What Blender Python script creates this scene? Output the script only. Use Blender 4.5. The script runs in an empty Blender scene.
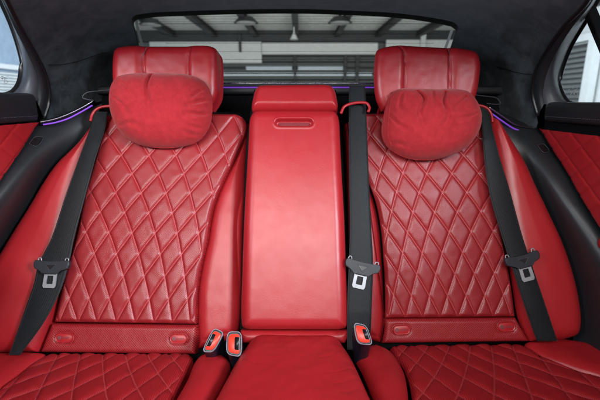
import bpy, bmesh, math, random
import numpy as np
from mathutils import Vector, Matrix, noise as mnoise

random.seed(7)
R = math.radians
SC = bpy.context.scene
COL = SC.collection

# ------------------------------------------------------------------ camera, world, lamps, exposure
PITCH = R(14.0)
CAM = np.array([0.0, 0.0, 1.0])
FWD = np.array([0.0, math.cos(PITCH), -math.sin(PITCH)])
UPV = np.array([0.0, math.sin(PITCH), math.cos(PITCH)])
RGT = np.array([1.0, 0.0, 0.0])
cd = bpy.data.cameras.new("camera")
cam = bpy.data.objects.new("camera", cd)
COL.objects.link(cam)
cam.location = CAM
cam.rotation_euler = (math.pi / 2 - PITCH, 0, 0)
cd.lens = 24.0
cd.sensor_width = 36.0
cd.clip_start = 0.02
cd.clip_end = 200
SC.camera = cam
cd.dof.use_dof = True
cd.dof.focus_distance = 1.12
cd.dof.aperture_fstop = 3.4

w = bpy.data.worlds.new("World")
SC.world = w
w.use_nodes = True
bg = w.node_tree.nodes["Background"]
bg.inputs[0].default_value = (0.86, 0.93, 1.0, 1)
bg.inputs[1].default_value = 0.05


def area(name, loc, target, sx, sy, power, col=(1, 1, 1), spread=180):
    l = bpy.data.lights.new(name, 'AREA')
    l.shape = 'RECTANGLE'
    l.size, l.size_y = sx, sy
    l.energy = power
    l.color = col
    l.spread = R(spread)
    o = bpy.data.objects.new(name, l)
    COL.objects.link(o)
    o.location = loc
    d = Vector(target) - Vector(loc)
    o.rotation_euler = d.to_track_quat('-Z', 'Y').to_euler()
    return o


# daylight through the windscreen and the two open front doors, added lamps brightening the garage walls
area("windscreen_light", (-0.30, -0.85, 1.76), (-0.20, 1.22, 0.88), 1.9, 0.6, 19, (1, 0.985, 0.97), 94)
area("door_light", (-1.25, 0.05, 1.25), (0.25, 1.2, 0.85), 0.35, 0.6, 11, (0.97, 0.985, 1.0), 100)
area("door_light", (1.20, -0.20, 1.35), (-0.45, 0.90, 0.40), 0.35, 0.6, 16, (0.97, 0.985, 1.0), 72)
area("garage_fill", (0.0, 6.2, 1.2), (0.0, 10.5, 2.1), 6.0, 1.2, 380, (1.0, 0.99, 0.96))
area("garage_fill", (-2.8, 4.6, 1.9), (-5.2, 6.8, 1.5), 2.5, 1.0, 230, (0.86, 0.94, 1.0))
area("garage_fill", (2.8, 4.6, 1.9), (5.1, 6.8, 1.5), 2.5, 1.0, 190, (0.92, 0.98, 1.0))

SC.view_settings.view_transform = 'Standard'
SC.view_settings.look = 'None'
SC.view_settings.exposure = 0.0
SC.view_settings.gamma = 1.0
SC.render.engine = 'CYCLES'
SC.cycles.use_denoising = True
SC.cycles.max_bounces = 8


# ------------------------------------------------------------------ materials
def new_mat(name):
    m = bpy.data.materials.new(name)
    m.use_nodes = True
    nt = m.node_tree
    return m, nt, nt.nodes["Principled BSDF"]


def nd(nt, typ, **kw):
    n = nt.nodes.new(typ)
    for k, v in kw.items():
        setattr(n, k, v)
    return n


def mth(nt, op, a, b=None, c=None):
    n = nt.nodes.new("ShaderNodeMath")
    n.operation = op
    for i, x in enumerate((a, b, c)):
        if x is None:
            continue
        if isinstance(x, (int, float)):
            n.inputs[i].default_value = x
        else:
            nt.links.new(x, n.inputs[i])
    return n.outputs[0]


def ramp(nt, fac, stops):
    n = nt.nodes.new("ShaderNodeValToRGB")
    el = n.color_ramp.elements
    while len(el) < len(stops):
        el.new(0.5)
    for e, (p, c) in zip(el, stops):
        e.position = p
        e.color = tuple(c) + (1,) if len(c) == 3 else c
    nt.links.new(fac, n.inputs[0])
    return n.outputs[0]


def noise_tex(nt, vec, scale, detail=4, rough=0.55, dist=0.0):
    n = nt.nodes.new("ShaderNodeTexNoise")
    n.inputs["Scale"].default_value = scale
    n.inputs["Detail"].default_value = detail
    n.inputs["Roughness"].default_value = rough
    n.inputs["Distortion"].default_value = dist
    nt.links.new(vec, n.inputs["Vector"])
    return n.outputs[0]


def scaled(c, f):
    return tuple(min(1, x * f) for x in c)


def leather(name, col, rough=0.4, grain=420, bump=0.12, perf=None, spec=0.5, coat=0.0, vary=0.07, thread=False):
    """grained leather; perf = (pitch_m, hole radius as share of pitch, staggered) for the punched kind"""
    m, nt, p = new_mat(name)
    tc = nd(nt, "ShaderNodeTexCoord")
    vec = tc.outputs["Object"]
    big = noise_tex(nt, vec, 7, 5)
    colr = ramp(nt, big, [(0.25, scaled(col, 1 - vary)), (0.75, scaled(col, 1 + vary))])
    v = nd(nt, "ShaderNodeTexVoronoi")
    v.feature = 'SMOOTH_F1'
    v.inputs["Scale"].default_value = grain
    nt.links.new(vec, v.inputs["Vector"])
    fine = noise_tex(nt, vec, 90, 4)
    h = mth(nt, 'ADD', v.outputs["Distance"], mth(nt, 'MULTIPLY', fine, 0.8))
    b = nd(nt, "ShaderNodeBump")
    b.inputs["Strength"].default_value = bump
    b.inputs["Distance"].default_value = 0.0008
    nt.links.new(h, b.inputs["Height"])
    nrm = b.outputs[0]
    # faint wear creases, only in patches
    wn = nd(nt, "ShaderNodeTexNoise")
    wn.inputs["Scale"].default_value = 26
    nt.links.new(vec, wn.inputs["Vector"])
    va = nd(nt, "ShaderNodeVectorMath", operation='MULTIPLY_ADD')
    nt.links.new(wn.outputs["Color"], va.inputs[0])
    va.inputs[1].default_value = (0.05, 0.05, 0.05)
    nt.links.new(vec, va.inputs[2])
    ve = nd(nt, "ShaderNodeTexVoronoi")
    ve.feature = 'DISTANCE_TO_EDGE'
    ve.inputs["Scale"].default_value = 75
    nt.links.new(va.outputs[0], ve.inputs["Vector"])
    me_ = nd(nt, "ShaderNodeMapRange")
    me_.inputs["From Max"].default_value = 0.09
    nt.links.new(ve.outputs["Distance"], me_.inputs["Value"])
    mk = nd(nt, "ShaderNodeMapRange")
    mk.inputs["From Min"].default_value = 0.52
    mk.inputs["From Max"].default_value = 0.68
    nt.links.new(noise_tex(nt, vec, 9, 3), mk.inputs["Value"])
    cr_ = mth(nt, 'MULTIPLY', mth(nt, 'SUBTRACT', 1.0, me_.outputs[0]), mk.outputs[0])
    bc = nd(nt, "ShaderNodeBump", invert=True)
    bc.inputs["Strength"].default_value = 0.07
    bc.inputs["Distance"].default_value = 0.0008
    nt.links.new(cr_, bc.inputs["Height"])
    nt.links.new(nrm, bc.inputs["Normal"])
    nrm = bc.outputs[0]
    if perf:
        pitch, rad, stag = perf
        sep = nd(nt, "ShaderNodeSeparateXYZ")
        nt.links.new(tc.outputs["UV"], sep.inputs[0])
        u = mth(nt, 'DIVIDE', sep.outputs[0], pitch)
        vv = mth(nt, 'DIVIDE', sep.outputs[1], pitch)
        if stag:
            a = mth(nt, 'ADD', u, vv)
            c = mth(nt, 'SUBTRACT', u, vv)
            u, vv = mth(nt, 'MULTIPLY', a, 0.7071), mth(nt, 'MULTIPLY', c, 0.7071)
        fu = mth(nt, 'SUBTRACT', mth(nt, 'FRACT', mth(nt, 'ADD', u, 100.0)), 0.5)
        fv = mth(nt, 'SUBTRACT', mth(nt, 'FRACT', mth(nt, 'ADD', vv, 100.0)), 0.5)
        d = mth(nt, 'SQRT', mth(nt, 'ADD', mth(nt, 'MULTIPLY', fu, fu), mth(nt, 'MULTIPLY', fv, fv)))
        if stag is None:
            d = mth(nt, 'ABSOLUTE', fu)
        mr = nd(nt, "ShaderNodeMapRange")
        mr.inputs["From Min"].default_value = rad * 0.75
        mr.inputs["From Max"].default_value = rad * 1.25
        nt.links.new(d, mr.inputs["Value"])
        hole = mr.outputs[0]
        mix = nd(nt, "ShaderNodeMix", data_type='RGBA')
        mix.inputs["A"].default_value = tuple(scaled(col, 0.28 if stag is not None else 0.66)) + (1,)
        nt.links.new(colr, mix.inputs["B"])
        nt.links.new(hole, mix.inputs["Factor"])
        colr = mix.outputs["Result"]
        b2 = nd(nt, "ShaderNodeBump")
        b2.inputs["Strength"].default_value = 0.6
        b2.inputs["Distance"].default_value = 0.0012
        nt.links.new(hole, b2.inputs["Height"])
        nt.links.new(nrm, b2.inputs["Normal"])
        nrm = b2.outputs[0]
    if thread:      # pale thread lines with the quilting seams' highlights painted in
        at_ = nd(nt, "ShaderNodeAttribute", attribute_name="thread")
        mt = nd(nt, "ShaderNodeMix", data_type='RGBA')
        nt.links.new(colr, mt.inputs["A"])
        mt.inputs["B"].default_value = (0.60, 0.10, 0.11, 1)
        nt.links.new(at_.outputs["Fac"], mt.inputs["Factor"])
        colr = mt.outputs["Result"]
    nt.links.new(colr, p.inputs["Base Color"])
    nt.links.new(nrm, p.inputs["Normal"])
    rr = nd(nt, "ShaderNodeMapRange")
    rr.inputs["To Min"].default_value = rough - 0.06
    rr.inputs["To Max"].default_value = rough + 0.08
    nt.links.new(noise_tex(nt, vec, 22, 4), rr.inputs["Value"])
    nt.links.new(rr.outputs[0], p.inputs["Roughness"])
    p.inputs["Specular IOR Level"].default_value = spec
    p.inputs["Coat Weight"].default_value = coat
    p.inputs["Coat Roughness"].default_value = 0.3
    return m


def suede(name, lo, hi, scale=9, dist=1.2, sheen=0.5, bump=0.3, stint=(1, 1, 1)):
    m, nt, p = new_mat(name)
    tc = nd(nt, "ShaderNodeTexCoord")
    vec = tc.outputs["Object"]
    big = noise_tex(nt, vec, scale, 7, 0.62, dist)
    colr = ramp(nt, big, [(0.40, lo), (0.66, hi)])
    nt.links.new(colr, p.inputs["Base Color"])
    f = noise_tex(nt, vec, 520, 3, 0.6)
    b = nd(nt, "ShaderNodeBump")
    b.inputs["Strength"].default_value = bump
    b.inputs["Distance"].default_value = 0.001
    nt.links.new(f, b.inputs["Height"])
    nt.links.new(b.outputs[0], p.inputs["Normal"])
    p.inputs["Roughness"].default_value = 0.92
    p.inputs["Specular IOR Level"].default_value = 0.15
    p.inputs["Sheen Weight"].default_value = sheen
    p.inputs["Sheen Roughness"].default_value = 0.45
    p.inputs["Sheen Tint"].default_value = stint + (1,)
    return m


def plastic(name, col, rough=0.4, spec=0.5, metal=0.0, bump=0.08, scale=300, vary=0.1):
    m, nt, p = new_mat(name)
    tc = nd(nt, "ShaderNodeTexCoord")
    vec = tc.outputs["Object"]
    n1 = noise_tex(nt, vec, 11, 4)
    nt.links.new(ramp(nt, n1, [(0.3, scaled(col, 1 - vary)), (0.7, scaled(col, 1 + vary))]), p.inputs["Base Color"])
    b = nd(nt, "ShaderNodeBump")
    b.inputs["Strength"].default_value = bump
    b.inputs["Distance"].default_value = 0.0006
    nt.links.new(noise_tex(nt, vec, scale, 3), b.inputs["Height"])
    nt.links.new(b.outputs[0], p.inputs["Normal"])
    rr = nd(nt, "ShaderNodeMapRange")
    rr.inputs["To Min"].default_value = max(0.02, rough - 0.07)
    rr.inputs["To Max"].default_value = rough + 0.07
    nt.links.new(noise_tex(nt, vec, 30, 4), rr.inputs["Value"])
    nt.links.new(rr.outputs[0], p.inputs["Roughness"])
    p.inputs["Specular IOR Level"].default_value = spec
    p.inputs["Metallic"].default_value = metal
    return m


def webbing_mat(name, col):
    m, nt, p = new_mat(name)
    tc = nd(nt, "ShaderNodeTexCoord")
    sep = nd(nt, "ShaderNodeSeparateXYZ")
    nt.links.new(tc.outputs["UV"], sep.inputs[0])
    a = mth(nt, 'SINE', mth(nt, 'MULTIPLY', sep.outputs[0], 2 * math.pi / 0.0042))
    c = mth(nt, 'SINE', mth(nt, 'MULTIPLY', sep.outputs[1], 2 * math.pi / 0.0030))
    h = mth(nt, 'ADD', mth(nt, 'MULTIPLY', a, 0.6), mth(nt, 'MULTIPLY', c, 0.5))
    n1 = noise_tex(nt, tc.outputs["Object"], 150, 4)
    h2 = mth(nt, 'ADD', h, n1)
    b = nd(nt, "ShaderNodeBump")
    b.inputs["Strength"].default_value = 0.35
    b.inputs["Distance"].default_value = 0.0004
    nt.links.new(h2, b.inputs["Height"])
    nt.links.new(b.outputs[0], p.inputs["Normal"])
    nt.links.new(ramp(nt, n1, [(0.25, scaled(col, 0.7)), (0.8, scaled(col, 1.5))]), p.inputs["Base Color"])
    p.inputs["Roughness"].default_value = 0.58
    p.inputs["Specular IOR Level"].default_value = 0.28
    p.inputs["Sheen Weight"].default_value = 0.08
    return m


def glow(name, col, strength):
    m, nt, p = new_mat(name)
    p.inputs["Base Color"].default_value = tuple(col) + (1,)
    p.inputs["Emission Color"].default_value = tuple(col) + (1,)
    p.inputs["Emission Strength"].default_value = strength
    return m


def tinted_glass(name, tint, refl=0.08):
    m, nt, p = new_mat(name)
    nt.nodes.remove(p)
    out = nt.nodes["Material Output"]
    tr = nd(nt, "ShaderNodeBsdfTransparent")
    tr.inputs[0].default_value = tuple(tint) + (1,)
    gl = nd(nt, "ShaderNodeBsdfGlossy")
    gl.inputs["Roughness"].default_value = 0.03
    tc = nd(nt, "ShaderNodeTexCoord")
    n1 = noise_tex(nt, tc.outputs["Object"], 6, 3)
    fac = mth(nt, 'MULTIPLY', n1, refl * 2)
    mx = nd(nt, "ShaderNodeMixShader")
    nt.links.new(fac, mx.inputs[0])
    nt.links.new(tr.outputs[0], mx.inputs[1])
    nt.links.new(gl.outputs[0], mx.inputs[2])
    nt.links.new(mx.outputs[0], out.inputs[0])
    return m


RED = (0.35, 0.013, 0.018)
M = dict(
    red=leather("red_leather", RED, 0.37, spec=0.5),
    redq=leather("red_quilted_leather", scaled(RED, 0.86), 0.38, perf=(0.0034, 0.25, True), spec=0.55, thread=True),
    redp=leather("red_perforated_leather", scaled(RED, 0.92), 0.42, perf=(0.0046, 0.26, True)),
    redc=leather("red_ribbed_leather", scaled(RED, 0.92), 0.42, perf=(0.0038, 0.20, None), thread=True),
    seamred=leather("shaded_red_trim", (0.16, 0.008, 0.014), 0.5),  # darkened red: shade of headrest seams and pull slot put into the colour
    pillow=suede("red_suede", (0.31, 0.016, 0.021), (0.37, 0.021, 0.028), 60, 0.4, 0.28, 1.0, (1, 0.5, 0.48)),
    thread=plastic("red_thread", (0.50, 0.04, 0.05), 0.6),
    alc=suede("charcoal_suede", (0.004, 0.005, 0.0065), (0.044, 0.052, 0.060), 15, 0.5, 0.5, 0.4, (0.8, 0.9, 1)),
    blackl=leather("black_leather", (0.016, 0.017, 0.020), 0.42, vary=0.1),
    trim=plastic("charcoal_trim_plastic", (0.014, 0.016, 0.019), 0.45),
    trimg=plastic("grey_trim_plastic", (0.048, 0.050, 0.060), 0.48),
    rubber=plastic("black_rubber", (0.008, 0.008, 0.009), 0.35),
    gap=plastic("black_carpet_and_gaps", (0.006, 0.006, 0.007), 0.9, 0.1),  # carpet black, also colours the gap fillers so the gaps stay dark
    chrome=plastic("brushed_chrome", (0.60, 0.60, 0.62), 0.26, 0.5, 1.0, 0.02),
    steel=plastic("dull_steel", (0.36, 0.37, 0.39), 0.58, 0.3, 0.75, 0.05),
    bezel=plastic("satin_bezel", (0.30, 0.30, 0.35), 0.5, 0.5, 0.4, 0.0),
    navy=plastic("navy_black_plastic", (0.008, 0.009, 0.018), 0.35),
    belt=webbing_mat("black_webbing", (0.0050, 0.0062, 0.0080)),
    tongue=plastic("black_tongue_plastic", (0.020, 0.022, 0.028), 0.48, 0.35),
    button=plastic("orange_red_button", (0.85, 0.045, 0.022), 0.35),
    violet=glow("violet_glow", (0.16, 0.04, 0.42), 0.65),
    glass=tinted_glass("tinted_glass", (0.30, 0.315, 0.31), 0.05),
    sglass=tinted_glass("side_glass", (0.82, 0.86, 0.90), 0.06),
    frit=plastic("black_frit", (0.005, 0.006, 0.006), 0.7, 0.1),
    edge_gleam=plastic("pale_edge_gleam", (0.78, 0.80, 0.80), 0.4),  # pale colour stands in for the reflection at the rear glass edge
    mark=plastic("etched_mark", (0.30, 0.31, 0.33), 0.6),
    emboss=plastic("faded_print", (0.16, 0.035, 0.04), 0.5),
    white=plastic("white_paint", (0.62, 0.64, 0.63), 0.6, 0.3, 0, 0.1, 40, 0.05),
    grey=plastic("grey_paint", (0.16, 0.17, 0.17), 0.6, 0.3, 0, 0.1, 40, 0.12),
    dark=plastic("dark_grey_paint", (0.045, 0.048, 0.05), 0.6, 0.3, 0, 0.1, 40, 0.12),
    sheet=plastic("pale_roof_sheet", (0.48, 0.50, 0.49), 0.55, 0.3, 0, 0.1, 40, 0.14),
    concrete=plastic("concrete", (0.28, 0.28, 0.27), 0.8, 0.2, 0, 0.3, 30, 0.2),
    bluegrey=plastic("blue_grey_paint", (0.30, 0.38, 0.48), 0.5, 0.3, 0, 0.1, 40, 0.1),
    lamp=plastic("lamp_lens", (0.30, 0.31, 0.31), 0.3),
    bright=glow("lit_wall_glow", (0.80, 0.90, 1.0), 0.9),  # emission stands in for light on the wall behind the shutter
)


# ------------------------------------------------------------------ scene helpers
def thing(name, label, cat, loc=(0, 0, 0), group=None):
    o = bpy.data.objects.new(name, None)
    o.empty_display_size = 0.05
    COL.objects.link(o)
    o.location = loc
    o["label"] = label
    o["category"] = cat
    if group:
        o["group"] = group
    return o


def world_loc(o):
    p = np.zeros(3)
    while o is not None:
        p += np.array(o.location)
        o = o.parent
    return p


def mesh_obj(name, verts, faces, mat, parent=None, uvs=None, smooth=True):
    """verts are world coordinates; the object's own origin is its parent's origin"""
    verts = np.asarray(verts, dtype=float)
    if parent is not None:
        verts = verts - world_loc(parent)
    me = bpy.data.meshes.new(name)
    me.from_pydata(verts.tolist(), [], faces)
    if smooth:
        me.polygons.foreach_set("use_smooth", [True] * len(me.polygons))
    if uvs is not None:
        uvl = me.uv_layers.new(name="UVMap")
        idx = np.zeros(len(me.loops), dtype=np.int32)
        me.loops.foreach_get("vertex_index", idx)
        uvl.data.foreach_set("uv", np.asarray(uvs, dtype=float)[idx].ravel())
    me.materials.append(mat)
    me.update()
    o = bpy.data.objects.new(name, me)
    COL.objects.link(o)
    if parent is not None:
        o.parent = parent
    return o


def bm_obj(name, bm, mat, parent=None, smooth=False):
    if parent is not None:
        bmesh.ops.translate(bm, vec=Vector(-world_loc(parent)), verts=bm.verts)
    me = bpy.data.meshes.new(name)
    bmesh.ops.recalc_face_normals(bm, faces=bm.faces)
    bm.to_mesh(me)
    bm.free()
    if smooth:
        me.polygons.foreach_set("use_smooth", [True] * len(me.polygons))
    me.materials.append(mat)
    o = bpy.data.objects.new(name, me)
    COL.objects.link(o)
    if parent is not None:
        o.parent = parent
    return o


def structure(o, label=None):
    o["kind"] = "structure"
    if label:
        o["label"] = label
    return o


def tag(o, label, cat, group=None):
    o["label"] = label
    o["category"] = cat
    if group:
        o["group"] = group
    return o


def add_box(bm, c, s, rot=None, bev=0.0):
    mat = Matrix.Translation(Vector(c))
    if rot is not None:
        mat = mat @ rot.to_4x4()
    mat = mat @ Matrix.Diagonal((s[0], s[1], s[2], 1))
    r = bmesh.ops.create_cube(bm, size=1.0, matrix=mat)
    if bev:
        es = list({e for v in r['verts'] for e in v.link_edges})
        bmesh.ops.bevel(bm, geom=es, offset=bev, segments=3, affect='EDGES', profile=0.5)


def ray(px, py):
    d = FWD + RGT * (px - 300.0) / 400.0 + UPV * (200.0 - py) / 400.0
    return d


class Frame:
    """a flat working plane of the car: origin O, axes U, V in it, N out of it"""

    def __init__(s, O, U, V, N):
        s.O, s.U, s.V, s.N = [np.asarray(a, float) for a in (O, U, V, N)]
        for k in "UVN":
            a = getattr(s, k)
            setattr(s, k, a / np.linalg.norm(a))

    def on(s, px, py, h=0.0):
        d = ray(px, py)
        t = np.dot(s.O + s.N * h - CAM, s.N) / np.dot(d, s.N)
        p = CAM + d * t - s.O
        return np.array([np.dot(p, s.U), np.dot(p, s.V)])

    def uv(s, pts, h=0.0):
        return np.array([s.on(x, y, h) for x, y in pts])

    def w(s, uv, h):
        uv = np.asarray(uv, float)
        h = np.asarray(h, float)
        return s.O + uv[..., 0:1] * s.U + uv[..., 1:2] * s.V + h[..., None] * s.N

    def pt(s, px, py, h=0.0):
        return s.w(s.on(px, py, h)[None], np.array([h]))[0]


def xplane(x):
    sg = -1 if x > 0 else 1
    return Frame((x, 0, 0), (0, 1, 0), (0, 0, 1), (sg, 0, 0))


def doorplane(sx, x0):
    """inner face of a door: tilted outward below the window rail to clear the seat bolster"""
    k = 0.15  # outward tilt, added because the bolster poked through the door
    return Frame((sx * x0, 0, 0.94), (0, 1, 0), (-sx * k, 0, 1), (-sx, 0, -k))


def yplane(y):
    return Frame((0, y, 0), (1, 0, 0), (0, 0, 1), (0, -1, 0))


def zplane(z):
    return Frame((0, 0, z), (1, 0, 0), (0, 1, 0), (0, 0, 1))


def spline(P, n, closed=False, sub=16):
    """Catmull-Rom through P, resampled to n points of equal arc length"""
    P = np.asarray(P, float)
    m = len(P)
    if m == 2 and not closed:
        t = np.linspace(0, 1, n)[:, None]
        return P[0] * (1 - t) + P[1] * t
    out = []
    segs = m if closed else m - 1
    for i in range(segs):
        if closed:
            a, b, c, d = P[(i - 1) % m], P[i], P[(i + 1) % m], P[(i + 2) % m]
        else:
            b, c = P[i], P[i + 1]
            a = P[i - 1] if i else 2 * b - c
            d = P[i + 2] if i + 2 < m else 2 * c - b
        k1 = max(np.linalg.norm(b - a), 1e-9) ** 0.5
        k2 = max(np.linalg.norm(c - b), 1e-9) ** 0.5
        k3 = max(np.linalg.norm(d - c), 1e-9) ** 0.5
        m1 = ((b - a) / k1 - (c - a) / (k1 + k2) + (c - b) / k2) * k2
        m2 = ((c - b) / k2 - (d - b) / (k2 + k3) + (d - c) / k3) * k2
        for j in range(sub):
            t = j / sub
            t2, t3 = t * t, t * t * t
            out.append((2 * t3 - 3 * t2 + 1) * b + (t3 - 2 * t2 + t) * m1 + (-2 * t3 + 3 * t2) * c + (t3 - t2) * m2)
    out.append(P[0] if closed else P[-1])
    out = np.array(out)
    L = np.r_[0, np.cumsum(np.linalg.norm(np.diff(out, axis=0), axis=1))]
    q = np.linspace(0, L[-1], n + 1)[:-1] if closed else np.linspace(0, L[-1], n)
    return np.stack([np.interp(q, L, out[:, k]) for k in range(out.shape[1])], 1)


def seg_dist(pts, poly):
    """distance of each 2-D point to an open polyline"""
    best = np.full(len(pts), 1e9)
    for a, b in zip(poly[:-1], poly[1:]):
        ab = b - a
        t = np.clip(((pts - a) @ ab) / max(ab @ ab, 1e-12), 0, 1)
        d = np.linalg.norm(pts - a - t[:, None] * ab, axis=1)
        best = np.minimum(best, d)
    return best


def fnoise(P, scale, seed=0.0):
    return np.array([mnoise.noise(Vector((p[0] * scale + seed, p[1] * scale - seed, seed))) for p in P])


def grid_faces(nv, nu):
    idx = np.arange(nv * nu).reshape(nv, nu)
    q = np.stack([idx[:-1, :-1], idx[:-1, 1:], idx[1:, 1:], idx[1:, :-1]], -1).reshape(-1, 4)
    return q.tolist(), idx


def rnd(x):
    x = np.clip(x, 0, 1)
    return np.sqrt(np.maximum(0, 1 - (1 - x) ** 2))


def pad(name, fr, left, right, mat, parent, h0=0.0, H=0.02, r=0.03, hb=-0.03, nu=60, nv=90, clu=0.6,
        disp=None, grooves=(), wob=0.0, back=False):
    """an upholstered pad: the area between two traced edge lines, lifted by H with rounded rims of
    radius r, and sides going down to hb"""
    L = spline(fr.uv(left, h0), nv)
    Rr = spline(fr.uv(right, h0), nv)
    t = np.linspace(0, 1, nu)
    t = t * (1 - clu) + clu * (0.5 - 0.5 * np.cos(np.pi * t))
    tv = np.linspace(0, nv - 1, nv)
    if clu > 0.3:
        s = np.linspace(0, 1, nv)
        s = s * (1 - clu) + clu * (0.5 - 0.5 * np.cos(np.pi * s))
        tv = s * (nv - 1)
        k = np.arange(nv)
        L = np.stack([np.interp(tv, k, L[:, i]) for i in (0, 1)], 1)
        Rr = np.stack([np.interp(tv, k, Rr[:, i]) for i in (0, 1)], 1)
    G = L[:, None, :] * (1 - t[None, :, None]) + Rr[:, None, :] * t[None, :, None]
    P = G.reshape(-1, 2)
    loop = np.vstack([L, Rr[::-1], L[:1]])
    d = seg_dist(P, loop)
    h = h0 + H * rnd(d / r)
    if disp is not None:
        h = h + disp(P, d)
    for line, dep, wid in grooves:
        ln = spline(fr.uv(line, h0 + H), 40)
        gd = seg_dist(P, ln)
        h = h - dep * np.exp(-gd / wid) * np.clip(d / 0.01, 0, 1)
    if wob:
        h = h + wob * (fnoise(P, 18, 3.1 + len(name)) + 0.5 * fnoise(P, 45, 9.7)) * np.clip(d / 0.02, 0, 1)
    V = fr.w(P, h)
    F, idx = grid_faces(nv, nu)
    ring = np.r_[idx[0, :], idx[1:, -1], idx[-1, -2::-1], idx[-2:0, 0]]
    n0 = len(V)
    V = np.vstack([V, fr.w(P[ring], np.full(len(ring), hb))])
    uv = np.vstack([P, P[ring]])
    k = len(ring)
    for i in range(k):
        j = (i + 1) % k
        F.append([int(ring[j]), int(ring[i]), n0 + i, n0 + j])
    if back:
        F.append([n0 + i for i in range(k)])
    ob = mesh_obj(name, V, F, mat, parent, uv)
    if SEAM_GLINT:
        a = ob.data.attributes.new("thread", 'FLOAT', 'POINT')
        a.data.foreach_set("value", np.r_[SEAM_GLINT[0], np.zeros(len(V) - len(SEAM_GLINT[0]))].astype(np.float32))
        SEAM_GLINT.clear()
    return ob


def tube(name, pts, rad, mat, parent=None, n=64, k=10, closed=False, flat=1.0):
    C = spline(pts, n, closed)
    T = np.gradient(C, axis=0)
    T /= np.linalg.norm(T, axis=1)[:, None]
    ref = np.array([0.1, 0.2, 0.97])
    A = np.cross(T, ref)
    A /= np.linalg.norm(A, axis=1)[:, None]
    B = np.cross(T, A)
    th = np.linspace(0, 2 * np.pi, k, endpoint=False)
    V = (C[:, None, :] + rad * (A[:, None, :] * np.cos(th)[None, :, None] + flat * B[:, None, :] * np.sin(th)[None, :, None])).reshape(-1, 3)
    F = []
    m = n if closed else n - 1
    for i in range(m):
        i2 = (i + 1) % n
        for j in range(k):
            j2 = (j + 1) % k
            F.append([i * k + j, i * k + j2, i2 * k + j2, i2 * k + j])
    if not closed:
        F.append([j for j in range(k)][::-1])
        F.append([(n - 1) * k + j for j in range(k)])
    return mesh_obj(name, V, F, mat, parent)


def stitches(name, pts, mat, parent, step=0.0052, rad=0.0007, duty=0.62):
    """a run of thread: short raised beads along a seam line"""
    C = spline(pts, 400)
    L = np.linalg.norm(np.diff(C, axis=0), axis=1).sum()
    n = max(4, int(L / step))
    C = spline(pts, n * 2)
    bm = bmesh.new()
    for i in range(n):
        a, b = C[2 * i], C[min(2 * i + 1, len(C) - 1)]
        b = a + (b - a) * duty * 2
        dv = Vector(b - a)
        if dv.length < 1e-6:
            continue
        rot = dv.to_track_quat('X', 'Z').to_matrix()
        add_box(bm, (a + b) / 2, (dv.length, rad * 2, rad * 2), rot)
    return bm_obj(name, bm, mat, parent, True)


def ruled(name, A, B, mat, parent=None, nu=12, bulge=None, thick=None, ease=0):
    """sheet between two 3-D lines (same number of samples) with an optional bulge vector profile"""
    A, B = np.asarray(A, float), np.asarray(B, float)
    n = len(A)
    t = np.linspace(0, 1, nu)
    G = A[:, None] * (1 - t[None, :, None]) + B[:, None] * t[None, :, None]
    if bulge is not None:
        k = np.clip(np.arange(n) / ease, 0, 1) if ease else np.ones(n)
        k = k * k * (3 - 2 * k)
        pr = np.sin(np.pi * t) ** 0.8
        if ease:
            k = k * np.clip((n - np.arange(n)) / (n * 0.6), 0, 1)
            pr = 1.5 * np.sin(np.pi * t) * (1 - t)
        G = G + np.asarray(bulge, float)[None, None, :] * pr[None, :, None] * k[:, None, None]
    V = G.reshape(-1, 3)
    F, idx = grid_faces(n, nu)
    L = np.r_[0, np.cumsum(np.linalg.norm(np.diff(A, axis=0), axis=1))]
    W = np.linalg.norm(B - A, axis=1).mean()
    uv = np.stack(np.broadcast_arrays(t[None, :] * W, L[:, None]), -1).reshape(-1, 2)
    if thick is not None:
        n0 = len(V)
        V2 = V + np.asarray(thick, float)
        F += [[n0 + i for i in f[::-1]] for f in F]
        ring = np.r_[idx[0, :], idx[1:, -1], idx[-1, -2::-1], idx[-2:0, 0]]
        k = len(ring)
        for i in range(k):
            a, b = int(ring[i]), int(ring[(i + 1) % k])
            F.append([b, a, n0 + a, n0 + b])
        V = np.vstack([V, V2])
        uv = np.vstack([uv, uv])
    return mesh_obj(name, V, F, mat, parent, uv)


def poly_fit(P, val, deg):
    c = P.mean(0)
    s = P.std(0)

    def des(Q):
        q = (Q - c) / s
        cols = [q[:, 0] ** i * q[:, 1] ** j for i in range(deg + 1) for j in range(deg + 1 - i)]
        return np.stack(cols, 1)
    X = des(P)
    lam = 1e-3 * np.eye(X.shape[1])
    lam[0, 0] = 0
    k = np.linalg.solve(X.T @ X + lam, X.T @ val)
    return lambda Q: des(Q) @ k


SEAM_GLINT = []  # strength of the pale lines that paint highlights along the quilting


def quilt(fr, nodes, h, deg=3, depth=0.0050, wid=0.0032, rim=0.012):
    """diamond quilting whose two seam families run through the given stitched crossings (a, b, px, py)"""
    P = np.array([fr.on(x, y, h) for a, b, x, y in nodes])
    fa = poly_fit(P, np.array([n[0] for n in nodes], float), deg)
    fb = poly_fit(P, np.array([n[1] for n in nodes], float), deg)

    def disp(Q, d):
        e = 1e-4
        out = 1.0
        near = np.full(len(Q), 1.0)
        for f in (fa, fb):
            v = f(Q)
            gx = (f(Q + [e, 0]) - v) / e
            gy = (f(Q + [0, e]) - v) / e
            dist = np.abs(v - np.round(v)) / np.maximum(np.hypot(gx, gy), 1e-6)
            dd = np.sqrt(dist ** 2 + 0.0009 ** 2) - 0.0009
            near = np.minimum(near, dist)
            out = out * (1 - np.exp(-dd / wid))
        SEAM_GLINT[:] = [0.42 * np.exp(-(near / 0.0013) ** 2) * (d > 0.009)]
        k = np.clip(d / rim, 0, 1)
        k = k * k * (3 - 2 * k)
        return depth * out * k
    return disp


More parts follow.
